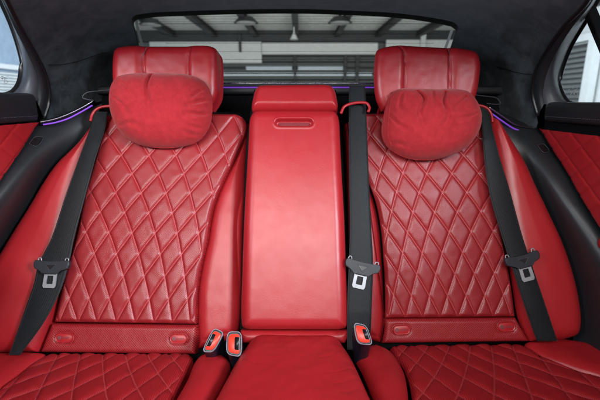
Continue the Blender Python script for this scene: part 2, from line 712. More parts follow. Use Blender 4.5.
def rows_to_nodes(rows):
    nodes = []
    for r, items in rows.items():
        for c, x, y in items:
            nodes.append(((c - r) / 2, (c + r) / 2, x, y))
    return nodes


# ------------------------------------------------------------------ working planes of the three seats
def seat_frame(y, z, rec):
    a = R(rec)
    return Frame((0, y, z), (1, 0, 0), (0, math.sin(a), math.cos(a)), (0, -math.cos(a), math.sin(a)))


FL = seat_frame(0.975, 0.322, 27.0)      # left backrest
FR = seat_frame(1.040, 0.297, 21.5)      # right backrest
FC = seat_frame(0.950, 0.345, 25.0)      # folded-up centre armrest


def cushion_frame(fr, px, py, rise):
    a = R(rise)
    return Frame(fr.pt(px, py, 0.0), (1, 0, 0), (0, -math.cos(a), math.sin(a)), (0, math.sin(a), math.cos(a)))


CL = cushion_frame(FL, 120, 355, 5)
CR = cushion_frame(FR, 450, 347, 5)
CC = cushion_frame(FC, 295, 342, 4)

# ------------------------------------------------------------------ car body: shell, rear window, parcel shelf
SHC = np.array([0.0, 0.50, 0.72])
SHA = np.array([0.815, 1.36, 0.60])


def shell_pt(px, py, k=1.0):
    d = ray(px, py)
    lo, hi = 0.0, 6.0
    f = lambda t: (np.abs((CAM + d * t - SHC) / (SHA * k)) ** 3.6).sum() - 1
    for _ in range(48):
        mid = (lo + hi) / 2
        if f(mid) > 0:
            hi = mid
        else:
            lo = mid
    return CAM + d * lo


body = thing("car_cabin", "charcoal suede headliner and rear pillars around the tinted rear window, with red quilted doors", "car interior", (0, 1.6, 0.2))
ring = [(152, 92), (143, 64), (134, 27), (132, 18.5), (136, 14.8), (150, 12.8), (187, 11), (240, 9.5), (297, 9), (350, 10.5),
        (400, 13.5), (440, 19), (453, 22), (457.5, 26), (455, 35), (449, 52), (439, 92)]
outer = [(96, 98), (80, 107), (65, 114), (52, 118.3), (43, 120.5), (49.5, 97), (45.5, 75), (36, 55), (19.5, 26), (6.5, 0), (-40, -90), (-190, -420), (60, -1100), (297, -1200),
         (540, -1100), (780, -420), (632, -90), (586, 3), (563, 27.5), (544, 55), (535.5, 72), (532.5, 92), (537, 127), (527, 126), (515, 122.8), (503, 115.5), (486, 104)]
# walk both lines with matching stations: left pillar, roof, right pillar
ri = [spline(ring[:5], 60), spline(ring[4:13], 90), spline(ring[12:], 60)]
ro = [spline(outer[:11], 60), spline(outer[10:17], 90), spline(outer[16:], 60)]
ring_px = np.vstack([ri[0], ri[1][1:], ri[2][1:]])
out_px = np.vstack([ro[0], ro[1][1:], ro[2][1:]])
tt = np.linspace(0, 1, 40) ** 1.5
V, n1 = [], len(ring_px)
for a, b in zip(ring_px, out_px):
    for t in tt:
        q = a * (1 - t) + b * t
        V.append(shell_pt(q[0], q[1]))
F, _ = grid_faces(n1, len(tt))
mesh_obj("headliner", V, F, M['alc'], body)
# stitched join across each rear pillar
for pts in ([(50, 65), (62, 65), (80, 61), (97, 55), (110, 52)], [(543, 73), (527, 73), (510, 69.5), (490, 66)]):
    pass
tube("pillar_seam", [shell_pt(x, y, 0.998) for x, y in [(48, 64.5), (62, 64.5), (80, 60.5), (97, 55), (108, 52)]], 0.0009, M['rubber'], body)
tube("pillar_seam", [shell_pt(x, y, 0.998) for x, y in [(540, 74), (527, 74), (512, 71), (496, 66)]], 0.0009, M['rubber'], body)

# rear window: sloping glass, black border, painted edge reflection at its sides
ang = math.atan2(2.06 - 1.47, 1.302 - 1.06)
GW = Frame((0, 2.06, 1.06), (1, 0, 0), (0, -math.sin(ang), math.cos(ang)), (0, -math.cos(ang), -math.sin(ang)))
inner = ring_px.copy()
cx, cy = 297, 60
inner[:, 0] = cx + (inner[:, 0] - cx) * 0.988
inner[:, 1] = np.where(inner[:, 1] < 90, inner[:, 1] + 4.6, inner[:, 1])
A3 = np.array([shell_pt(x, y, 0.999) for x, y in ring_px])
B3 = np.array([GW.pt(x, y) for x, y in inner])
rw = ruled("rear_window", B3[:len(B3) // 2 + 1][::1], B3[::-1][:len(B3) // 2 + 1], M['glass'], body, 16)
frm = ruled("window_frame", A3, B3, M['frit'], rw, 6)
# pale strips painting the reflection along the glass edges
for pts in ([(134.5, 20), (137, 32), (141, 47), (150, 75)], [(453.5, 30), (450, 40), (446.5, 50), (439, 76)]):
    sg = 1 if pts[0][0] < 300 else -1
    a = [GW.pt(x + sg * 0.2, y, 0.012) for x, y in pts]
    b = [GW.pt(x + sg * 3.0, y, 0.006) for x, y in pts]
    ruled("window_seal", spline(a, 20), spline(b, 20), M['edge_gleam'], rw, 4)
# heater lines of the rear glass
bm = bmesh.new()
for k in range(9):
    v = 0.03 + k * 0.065
    add_box(bm, GW.w(np.array([[0.0, v]]), np.array([0.002]))[0], (1.05, 0.0012, 0.0006), Matrix((GW.U, GW.V, GW.N)).transposed())
bm_obj("heater_line", bm, M['frit'], rw)

# parcel shelf and the dark well behind the seats, with boxes covering side gaps
shelf = bmesh.new()
add_box(shelf, (0, 1.76, 1.035), (1.45, 0.60, 0.03), None, 0.01)
sh = bm_obj("parcel_shelf", shelf, M['blackl'], body)
bm = bmesh.new()
add_box(bm, (0, 1.50, 0.53), (1.84, 0.03, 0.98), None, 0.005)
for sx in (-1, 1):
    add_box(bm, (sx * 0.93, 1.25, 0.50), (0.04, 0.60, 0.96), None, 0.005)  # side boxes added to cover gaps that showed the ground outside
bm_obj("bulkhead_gap_fill", bm, M['gap'], body)
zs = 1.058
tube("shelf_trim", [(-0.62, 1.49, zs), (-0.3, 1.475, zs), (0, 1.47, zs), (0.3, 1.475, zs), (0.62, 1.49, zs)], 0.005, M['chrome'], sh, flat=0.7)
tube("ambient_light", [(-0.60, 1.472, zs - 0.014), (-0.3, 1.46, zs - 0.014), (0, 1.455, zs - 0.014), (0.3, 1.46, zs - 0.014), (0.60, 1.472, zs - 0.014)], 0.0024, M['violet'], sh)


def side_trim(sx):
    """dark moulded panel between door and seat, its chrome and violet strip, the belt exit bracket, the small switch"""
    if sx < 0:
        D = [(44, 121), (37, 126), (22, 147), (5.6, 170), (-14, 197), (-34, 222), (-80, 285), (-150, 380)]
        E = [(102, 104), (85, 140), (62, 164), (47, 185), (37, 203), (16, 236), (-6, 267), (-36, 300), (-56, 330), (-76, 380)]
        dp, ff = doorplane(-1, 0.79), FL
        ch = [(40, 122), (52, 119.8), (65, 115.5), (80, 108.5), (93, 101)]
        vi = [(43, 124.6), (55, 122.6), (67.5, 118.8), (80, 112.5), (92.5, 105.3)]
        br = [(94, 100.5), (86, 99), (82.5, 97.5), (84, 94.5), (88, 92.2), (98, 91), (116, 89)]
        sw = [(29, 144.5), (35.5, 137.5), (43, 138), (36.5, 146.8)]
    else:
        D = [(536, 128), (545, 134), (556, 152), (569, 172), (583, 197), (597, 222), (640, 300), (700, 390)]
        E = [(482, 104), (507, 144), (518, 163), (529, 187), (541, 212), (556, 245), (566, 275), (572, 303), (573.5, 323), (570, 375)]
        dp, ff = doorplane(1, 0.80), FR
        ch = [(537, 128.8), (527, 127.5), (515, 124.5), (503, 117), (489, 107.5)]
        vi = [(536, 133.2), (526, 132), (514, 128.6), (503, 121.5), (489.5, 112)]
        br = [(487, 103.5), (496, 104.2), (500.5, 103.5), (499, 100.5), (496, 97.8), (486, 96.2), (470, 94.3)]
        sw = [(537, 146), (543, 144.8), (548.5, 151.5), (543, 153)]
    A = spline([dp.pt(x, y) for x, y in D], 40)
    B = spline([ff.pt(x, y, -0.035) for x, y in E], 40)
    panel = ruled("side_panel", A, B, M['trim'], body, 24, bulge=(-sx * 0.035, -0.03, 0.012), ease=14)
    # chrome and glow follow that panel's top edge, pulled toward the camera; a dark ledge covers the gap to the pillar
    dA, dB = np.dot(A[0] - CAM, FWD), np.dot(B[0] - CAM, FWD)

    def edge_pt(x, y, k=1.0):
        f = (x - D[0][0]) / (E[0][0] - D[0][0])
        return CAM + ray(x, y) * (dA + (dB - dA) * f) * k
    tube("chrome_strip", [edge_pt(x, y, 0.968) for x, y in ch], 0.0042, M['chrome'], body, flat=0.55)
    tube("ambient_light", [edge_pt(x, y, 0.968) for x, y in vi], 0.0024, M['violet'], body)
    tube("bracket_trim", [edge_pt(x, y, 0.98) for x, y in br], 0.0016, M['trimg'], body)
    ledA = spline([shell_pt(x, y - 2.0, 1.0) for x, y in ch], 30)
    ledB = spline([edge_pt(x, y + 1.0, 0.968) for x, y in ch], 30)
    ruled("gap_ledge", ledA, ledB, M['trim'], body, 6)
    ledC = spline([edge_pt(x, y + 6.0, 1.0) for x, y in ch], 30)
    ruled("ledge_front", ledB, ledC, M['trim'], body, 6)
    # switch
    vs = np.array([v.co[:] for v in panel.data.vertices]).reshape(40, 24, 3) + world_loc(body)
    tgt = np.array([np.mean([q[0] for q in sw]), np.mean([q[1] for q in sw])])
    rel = vs - CAM
    dep = rel @ FWD
    pxs = np.stack([300 + 400 * (rel @ RGT) / dep, 200 - 400 * (rel @ UPV) / dep], -1)
    ii, jj = np.unravel_index(np.argmin(((pxs - tgt) ** 2).sum(-1)), (40, 24))
    ii, jj = min(max(ii, 2), 37), min(max(jj, 2), 21)
    mid = vs[ii, jj]
    U = vs[ii, jj + 2] - vs[ii, jj - 2]
    U /= np.linalg.norm(U)
    W = vs[ii + 2, jj] - vs[ii - 2, jj]
    W -= U * np.dot(W, U)
    W /= np.linalg.norm(W)
    N = np.cross(U, W)
    if np.dot(N, CAM - mid) < 0:
        N = -N
    fs = Frame(mid, U, W, N)
    Q = fs.uv(sw)
    bm = bmesh.new()
    lo = [bm.verts.new(fs.w(Q[i:i + 1], np.array([-0.01]))[0]) for i in range(4)]
    hi = [bm.verts.new(fs.w(Q[i:i + 1], np.array([0.003]))[0]) for i in range(4)]
    bm.faces.new(hi)
    for i in range(4):
        bm.faces.new([lo[i], lo[(i + 1) % 4], hi[(i + 1) % 4], hi[i]])
    s = bm_obj("seat_switch", bm, M['rubber'], body)
    tube("switch_rim", list(fs.w(np.vstack([Q, Q[:1]])[:5], np.full(5, 0.0032))), 0.0007, M['trimg'], s, 40, 6)


side_trim(-1)
side_trim(1)
# floor of the cabin, dark under the cushions
bm = bmesh.new()
add_box(bm, (0, 0.70, 0.06), (1.80, 1.5, 0.02))
structure(bm_obj("floor", bm, M['gap']))


# ------------------------------------------------------------------ doors
def curve3(pts, f, n=50):
    return spline([f(x, y) for x, y in pts], n)


def door(sx):
    if sx < 0:
        fab = [(44, 119), (49.5, 97), (45.5, 75), (36, 55), (19.5, 26), (6.5, 0), (-40, -90), (-100, -220)]
        gls = [(3, 95.5), (13, 92), (20, 83), (22.5, 63), (15, 33), (2.5, 3), (-40, -82), (-100, -210)]
        mid = [(37, 101), (38, 92), (37, 77), (29, 57), (14, 27), (2, 0), (-42, -90), (-102, -222)]
        gx = -0.835
    else:
        fab = [(538, 116), (532.5, 92), (535.5, 72), (544, 55), (563, 27.5), (586, 3), (632, -90), (700, -220)]
        gls = [(576, 105.5), (567, 101), (561, 92), (558.5, 80), (568, 50), (588, 15), (640, -80), (708, -210)]
        mid = [(544, 104), (543, 92), (546, 76), (554, 57), (571, 29), (590, 5), (634, -88), (702, -220)]
        gx = 0.845
    bm = bmesh.new()
    ye_ = 1.30 if sx < 0 else 1.37
    zt_ = 1.008 if sx < 0 else 0.98
    add_box(bm, (sx * 0.838, (ye_ - 0.4) / 2, (zt_ + 0.86) / 2), (0.06, ye_ + 0.4, zt_ - 0.86), None, 0.006)
    add_box(bm, (sx * 0.95, (ye_ - 0.4) / 2, 0.47), (0.06, ye_ + 0.4, 0.82), None, 0.01)
    d = bm_obj("car_door", bm, M['gap'], body, True)
    d["label"] = "red quilted door by the pale blue view" if sx < 0 else "red quilted door by the dark louvre"
    gp = xplane(gx)
    fa = curve3(fab, lambda x, y: shell_pt(x, y, 0.996))
    mi = curve3(mid, lambda x, y: shell_pt(x, y, 1.004))
    gl = curve3(gls, lambda x, y: gp.pt(x, y))
    ruled("window_surround", fa, mi, M['trim'], d, 8, bulge=(-sx * 0.004, -0.006, 0))
    ruled("window_frame", mi, gl, M['trimg'], d, 14, bulge=(-sx * 0.010, -0.012, 0))
    tube("weather_strip", fa, 0.0058, M['rubber'], d, 80)
    tube("window_seal", gl, 0.0105, M['rubber'], d, 80, flat=0.7)
    # glass: one sheet in the door plane
    y0, y1 = -0.3, gl[:, 1].max() + 0.01
    bm = bmesh.new()
    add_box(bm, (gx + sx * 0.006, (y0 + y1) / 2, 1.19), (0.004, y1 - y0, 0.52))
    g = bm_obj("window_pane", bm, M['sglass'], d)
    # glass maker's stamp: dots low in the corner
    bm = bmesh.new()
    cxp, cyp = (5, 80) if sx < 0 else (574, 91)
    for k in range(26):
        a = random.random() * 6.28
        rr = random.random() ** 0.6
        q = gp.pt(cxp + rr * 5.5 * math.cos(a), cyp + rr * 4.5 * math.sin(a))
        s = 0.0016 + 0.002 * random.random()
        add_box(bm, q, (0.0015, s, s * 0.7))
    bm_obj("glass_stamp", bm, M['mark'], d)
    # padded rail under the window
    if sx < 0:
        zt, zb, ye, xi = 1.020, 0.940, 1.205, -0.765
    else:
        zt, zb, ye, xi = 0.995, 0.935, 1.30, 0.770
    bm = bmesh.new()
    add_box(bm, ((xi + sx * 0.045), (ye - 0.4) / 2, (zt + zb) / 2), (0.09, ye + 0.4, zt - zb), None, 0.016)
    rl = bm_obj("window_rail", bm, M['blackl'], d, True)
    stitches("stitching", [(xi - sx * 0.0008, ye - 0.02, zb + 0.016), (xi - sx * 0.0008, 0.5, zb + 0.016), (xi - sx * 0.0008, -0.2, zb + 0.016)], M['trimg'], d, 0.008)
    # red quilted panel
    px_ = doorplane(sx, 0.788)
    if sx < 0:
        rear = [px_.on(40, 121.0), px_.on(36, 124), px_.on(22, 145), px_.on(5.6, 169), px_.on(-14, 196), px_.on(-40, 230)]
    else:
        rear = [px_.on(541, 128.0), px_.on(545, 133), px_.on(556, 151), px_.on(569, 171), px_.on(583, 196), px_.on(610, 240)]
    rear = spline(np.array(rear), 150)
    nu = 260
    t = np.linspace(0, 1, nu)
    front = np.stack([np.full(150, 0.1), rear[:, 1]], 1)
    G = (rear[:, None] * (1 - t)[None, :, None] + front[:, None] * t[None, :, None]).reshape(-1, 2)
    ds = seg_dist(G, rear)
    if sx < 0:
        G1 = G[:, 1] + 0.94
        A_ = (G[:, 0] * 1.0 + G1 * 1.55) / 0.105
        B_ = (G[:, 0] * 1.0 - G1 * 1.30) / 0.105
    else:
        G1 = G[:, 1] + 0.94
        A_ = (G[:, 0] * 1.0 + G1 * 1.55) / 0.105 + 0.4
        B_ = (G[:, 0] * 1.0 - G1 * 1.30) / 0.105 + 0.2
    q = 1.0
    for f in (A_, B_):
        di = np.abs(f - np.round(f)) * 0.060
        q = q * (1 - np.exp(-di / 0.0028))
    hh = 0.012 * rnd(ds / 0.02) + 0.0032 * q
    V = px_.w(G, hh)
    F, _ = grid_faces(150, nu)
    mesh_obj("quilted_panel", V, F, M['red'], d, G)
    # armrest lower on the door
    bm = bmesh.new()
    if sx > 0:
        c = px_.pt(594, 241, 0.02)
        add_box(bm, (c[0] + 0.06, c[1] - 0.25, c[2]), (0.12, 0.5, 0.045), None, 0.02)
    else:
        add_box(bm, (-0.765, 0.55, 0.66), (0.11, 0.5, 0.055), None, 0.024)
    bm_obj("armrest", bm, M['red'], d, True)
    if sx > 0:
        # dark bar of the upper window frame crossing the corner of the glass
        bm = bmesh.new()
        a, b = gp.pt(586, 2, 0.02), gp.pt(612, 62, 0.02)
        dv = Vector(b - a)
        add_box(bm, (a + b) / 2, (dv.length, 0.03, 0.02), dv.to_track_quat('X', 'Z').to_matrix(), 0.004)
        bm_obj("window_bar", bm, M['rubber'], d, True)
    return d


door(-1)
door(1)

# ------------------------------------------------------------------ seats
rows_l = {
    0: [(0, 108.6, 136.6), (8, 217.5, 136)],
    1: [(-1, 96, 157.6), (1, 121, 154.4), (3, 148.6, 155.6), (5, 175.7, 155), (7, 202, 153), (9, 226, 154)],
    2: [(0, 105.4, 172), (2, 132.6, 175), (4, 158.2, 174.4), (6, 184, 174.7), (8, 207.6, 172.4)],
    3: [(-1, 89, 190), (1, 115.4, 193.6), (3, 141, 194.2), (5, 166.5, 194.7), (7, 189.4, 194.4), (9, 213.6, 193)],
    4: [(0, 100, 211), (2, 125.5, 213.5), (4, 149.3, 213.5), (6, 172.4, 212), (8, 194, 214)],
    5: [(-1, 85, 231), (1, 109.6, 231.6), (3, 133, 233.3), (5, 155.7, 233.8), (7, 177, 233), (9, 198, 232.4)],
    6: [(-2, 74, 255), (0, 94.5, 253), (2, 117.5, 254), (4, 140, 254), (6, 161.7, 254), (8, 180.6, 254)],
    7: [(-1, 81, 275.6), (1, 102.4, 275.8), (3, 123.8, 275.8), (5, 144.7, 276.2), (7, 164, 276), (9, 184, 276.4)],
    8: [(-2, 69, 299.4), (0, 89, 299), (2, 109, 299.2), (4, 129.3, 299.2), (6, 149.3, 299.3), (8, 168, 300), (10, 187.4, 301)],
    9: [(-3, 60, 322), (-1, 78, 322), (1, 96.6, 322.4), (3, 115.8, 323), (5, 134.4, 323), (7, 153.5, 323.3), (9, 174, 323), (11, 189.4, 323)],
}
rows_r = {
    1: [(1, 386, 153), (7 + 1, 463.5, 155.8)],
    2: [(0, 380, 172.4), (2, 403, 173.6), (4, 427, 173.8), (6, 451.5, 174), (8, 477.5, 172.6)],
    3: [(-1, 375, 190), (1, 396.6, 192.4), (3, 418.6, 193), (5, 442.5, 193), (7, 467, 192.4), (9, 492, 192.4)],
    4: [(0, 391.6, 212), (2, 412.2, 212), (4, 435, 212.2), (6, 457, 212.2), (8, 480, 211)],
    5: [(-1, 386.6, 229), (1, 407, 232), (3, 428, 232.4), (5, 448.7, 232.4), (7, 470.8, 232), (9, 493, 231.6)],
    6: [(0, 402.8, 252.5), (2, 422.2, 253.8), (4, 441.8, 253), (6, 462, 252.2), (8, 483, 251.5)],
    7: [(-1, 398.6, 273.6), (1, 416.3, 273.6), (3, 434.5, 273.6), (5, 454.2, 273.6), (7, 474, 273), (9, 493.6, 273)],
    8: [(-2, 394, 297), (0, 411.5, 297), (2, 429.2, 296.4), (4, 447.2, 296), (6, 465.8, 295.6), (8, 484.8, 295.4), (10, 504, 295.6)],
    9: [(-3, 388, 316), (-1, 406, 316.4), (1, 423.2, 317), (3, 440.5, 317.4), (5, 457.7, 317.4), (7, 475.5, 317.4), (9, 494, 317), (11, 510, 316)],
}
rows_r[1] = [(1, 386, 153), (7, 463.5, 155.8)]
cush_nodes = [  # steep seam, shallow seam, px, py on the left cushion
    (0, 0, 49, 375), (1, 0, 77, 362), (0, 1, 42, 389), (1, 1, 75, 374), (2, 1, 104, 362), (1, 2, 72, 390), (2, 2, 103.6, 374),
    (3, 2, 127.6, 362), (2, 3, 104, 391), (3, 3, 131, 377), (4, 3, 151.6, 363), (3, 4, 138, 390), (4, 4, 159.6, 375), (5, 4, 174.5, 362),
    (4, 5, 169, 388), (5, 5, 181, 371)]

OUT = {
    'L': dict(
        fr=FL, cf=CL, rows=rows_l, label="brightly lit red quilted leather rear seat, beside the side window with the pale blue view",
        ins_l=[(118, 113), (110, 121), (103, 137), (95, 164), (86, 195), (77, 238), (66, 276), (55, 322)],
        ins_r=[(236, 114.5), (243, 118), (246.5, 124), (244.5, 136), (234.5, 158), (222.5, 182), (214.5, 201), (210, 219), (207, 240), (201.5, 262), (197, 290), (196, 324)],
        out_l=[(102, 116), (92, 130), (80, 145), (60, 165), (46, 185), (35, 204), (15, 236), (0, 262), (-13, 292), (-18, 320), (-12, 343), (0, 353)],
        out_r=[(113, 117), (107, 128), (101, 142), (93, 165), (84, 195), (75, 238), (64, 276), (53, 320), (46, 340), (41, 352)],
        inn_l=[(247.5, 124), (245.5, 137), (236, 159), (224, 183), (216, 203), (211.5, 221), (208.5, 240), (203, 263), (198.5, 291), (198, 324), (199, 349)],
        inn_r=[(249, 124), (248, 140), (246, 165), (244.5, 200), (243, 240), (242, 280), (240, 322), (236, 338)],
        fold=[([(243, 186), (237, 215), (236.5, 250), (239, 290)], 0.005, 0.007), ([(203, 341), (220, 335), (239, 331)], 0.005, 0.004)],
        lum_l=[(53.5, 323.5), (47, 339), (42, 352)], lum_r=[(197, 325), (197.5, 340), (195.5, 354)],
        bad=[(64, 338), (178.5, 339)], bang=(-2, -1),
        hr_l=[(147, 46.8), (124, 48), (117.5, 51), (115.5, 62), (116, 85), (118, 104), (124, 112)],
        hr_r=[(190, 46.8), (211, 47.5), (217.5, 51), (219.5, 65), (219.5, 82), (218, 98), (211, 110)],
        seams=[[(146.5, 46.5), (144, 56), (144, 68), (145.5, 80), (147, 112)], [(190.8, 47), (188.5, 58), (188, 70), (189, 84), (190, 112)]],
        loop=[(112, 106), (104, 106.5), (97, 109), (92.5, 114), (90.5, 121)],
        cq_l=[(62, 356), (50, 358), (30, 369), (0, 392), (-45, 425), (-90, 462)], cq_r=[(186, 356), (193, 359), (186, 375), (174.5, 399), (158, 430), (140, 468)],
        co_l=[(-50, 356), (-75, 375), (-120, 400), (-150, 440)], co_r=[(30, 354.5), (47, 357), (28, 369), (-2, 391), (-47, 424), (-92, 461)],
        ci_l=[(206, 359), (197, 363), (187, 384), (177, 402), (160, 432), (142, 470)], ci_r=[(222, 359), (230.5, 366), (227, 379), (217, 398), (203, 428), (187, 470)],
    ),
    'R': dict(
        fr=FR, cf=CR, rows=rows_r, label="darker red quilted leather rear seat, beside the side window showing the dark louvre",
        ins_l=[(358, 114), (351, 118), (348, 124), (352, 140), (362, 165), (370, 186), (376.5, 205), (381, 230), (383.5, 260), (385, 290), (385, 318)],
        ins_r=[(476, 113), (483, 121), (487, 135), (490, 160), (494, 193), (502, 240), (508, 270), (511.5, 292), (514.5, 316.5)],
        out_l=[(486, 117), (488, 135), (491, 160), (495.5, 193), (503.5, 240), (509.5, 270), (513, 292), (517, 316), (522, 330), (527, 341)],
        out_r=[(496, 120), (503, 131), (511, 144), (522, 162), (533, 186), (545, 211), (560, 244), (570, 274), (576, 302), (577.5, 322), (574, 334), (560, 339)],
        inn_l=[(345, 124), (346, 140), (347, 165), (348, 200), (349, 240), (350, 280), (352, 318), (356, 336)],
        inn_r=[(347, 124), (350.5, 140), (360, 165), (368, 186), (374.5, 205), (379, 230), (381.5, 260), (383, 290), (383.5, 318), (381, 343)],
        fold=[([(350, 190), (354, 220), (354, 255), (352, 290)], 0.005, 0.007), ([(352, 330), (366, 334), (381, 338)], 0.004, 0.004)],
        lum_l=[(384.5, 318.5), (384, 330), (381.5, 343)], lum_r=[(514.5, 317.5), (521, 329), (528, 341)],
        bad=[(401.5, 330), (506.5, 327)], bang=(2, 3),
        hr_l=[(403, 46), (384, 48.5), (376, 52), (373.5, 64), (373, 82), (375, 100), (380, 112)],
        hr_r=[(449, 48.5), (466, 51), (474.5, 54.5), (477.5, 64), (476.5, 80), (473.5, 96), (468, 108)],
        seams=[[(399, 45.5), (403, 51), (404.5, 60), (405, 75), (404, 112)], [(449, 48), (449.5, 58), (449.5, 75), (449, 112)]],
        loop=[(474, 105), (482, 106), (488, 109), (491.5, 115), (492.5, 122)],
        cq_l=[(398, 348), (390, 350), (404, 370), (410, 388), (414, 420), (418, 460)], cq_r=[(510, 346.5), (522, 348), (545, 361), (575, 372.5), (602, 381), (650, 400), (700, 425)],
        co_l=[(535, 342.5), (524, 346), (547, 359.5), (577, 371), (604, 379.5), (652, 398.5), (702, 423)], co_r=[(555, 340), (600, 347.5), (640, 356), (690, 372), (740, 395)],
        ci_l=[(363, 352), (355, 358), (362.5, 375), (373, 400), (384, 430), (398, 468)], ci_r=[(376, 349), (391, 356), (402.5, 372), (407, 388), (409, 420), (412, 460)],
    ),
}

W3 = {}


def isofix_badge(s, fr, cx, cy, ang, parent):
    """oval cover with a small round emblem and the word ISOFIX"""
    h = 0.016
    c = fr.on(cx, cy, h)
    k = np.dot(fr.w(c[None], np.array([h]))[0] - CAM, FWD) / 400.0
    ca, sa = math.cos(R(ang)), math.sin(R(ang))

    def at(x, y, z):
        return fr.w((c + k * np.array([ca * x - sa * y, sa * x + ca * y]))[None], np.array([z]))[0]
    hw, hh = 8.6, 4.7

    def oval(hw, hh, n=48):
        pts = []
        rr = hh
        for i in range(n):
            a = 2 * math.pi * i / n
            x, y = math.cos(a), math.sin(a)
            px = (hw - rr) * (1 if x > 0 else -1) + rr * x
            pts.append((px, rr * y))
        return pts
    prof = [(1.0, 0.002), (1.0, h), (0.93, h + 0.003), (0.86, h + 0.0032), (0.80, h + 0.0008), (0.74, h + 0.0012)]
    V, F, n = [], [], 48
    for sc, z in prof:
        for x, y in oval(hw - (1 - sc) * hh, hh * sc):
            V.append(at(x, y, z))
    for i in range(len(prof) - 1):
        for j in range(n):
            F.append([i * n + j, i * n + (j + 1) % n, (i + 1) * n + (j + 1) % n, (i + 1) * n + j])
    F.append([(len(prof) - 1) * n + j for j in range(n)])
    b = mesh_obj("anchor_cover", V, F, M['red'], parent)
    em = [at(-4.6 + 2.0 * math.cos(a), 0.1 + 2.0 * math.sin(a), h + 0.0016) for a in np.linspace(0, 2 * math.pi, 25)[:-1]]
    c0 = at(-4.6, 0.1, h + 0.0019)
    V = np.vstack([em, [c0]])
    mesh_obj("emblem", V, [[i, (i + 1) % 24, 24] for i in range(24)], M['emboss'], b)
    txt = bpy.data.curves.new("t", 'FONT')
    txt.body = "ISOFIX"
    txt.align_x, txt.align_y = 'CENTER', 'CENTER'
    txt.size = 1.0
    txt.extrude = 0.02
    to = bpy.data.objects.new("t", txt)
    COL.objects.link(to)
    dg = bpy.context.evaluated_depsgraph_get()
    me = bpy.data.meshes.new_from_object(to.evaluated_get(dg))
    bpy.data.objects.remove(to)
    xs = np.array([v.co[:] for v in me.vertices])
    sc = 7.6 / (xs[:, 0].max() - xs[:, 0].min())
    V = [at(1.9 + x * sc, y * sc * 1.15, h + 0.0015 + z * 0.02) for x, y, z in xs]
    mesh_obj("lettering", V, [list(p.vertices) for p in me.polygons], M['emboss'], b, smooth=False)


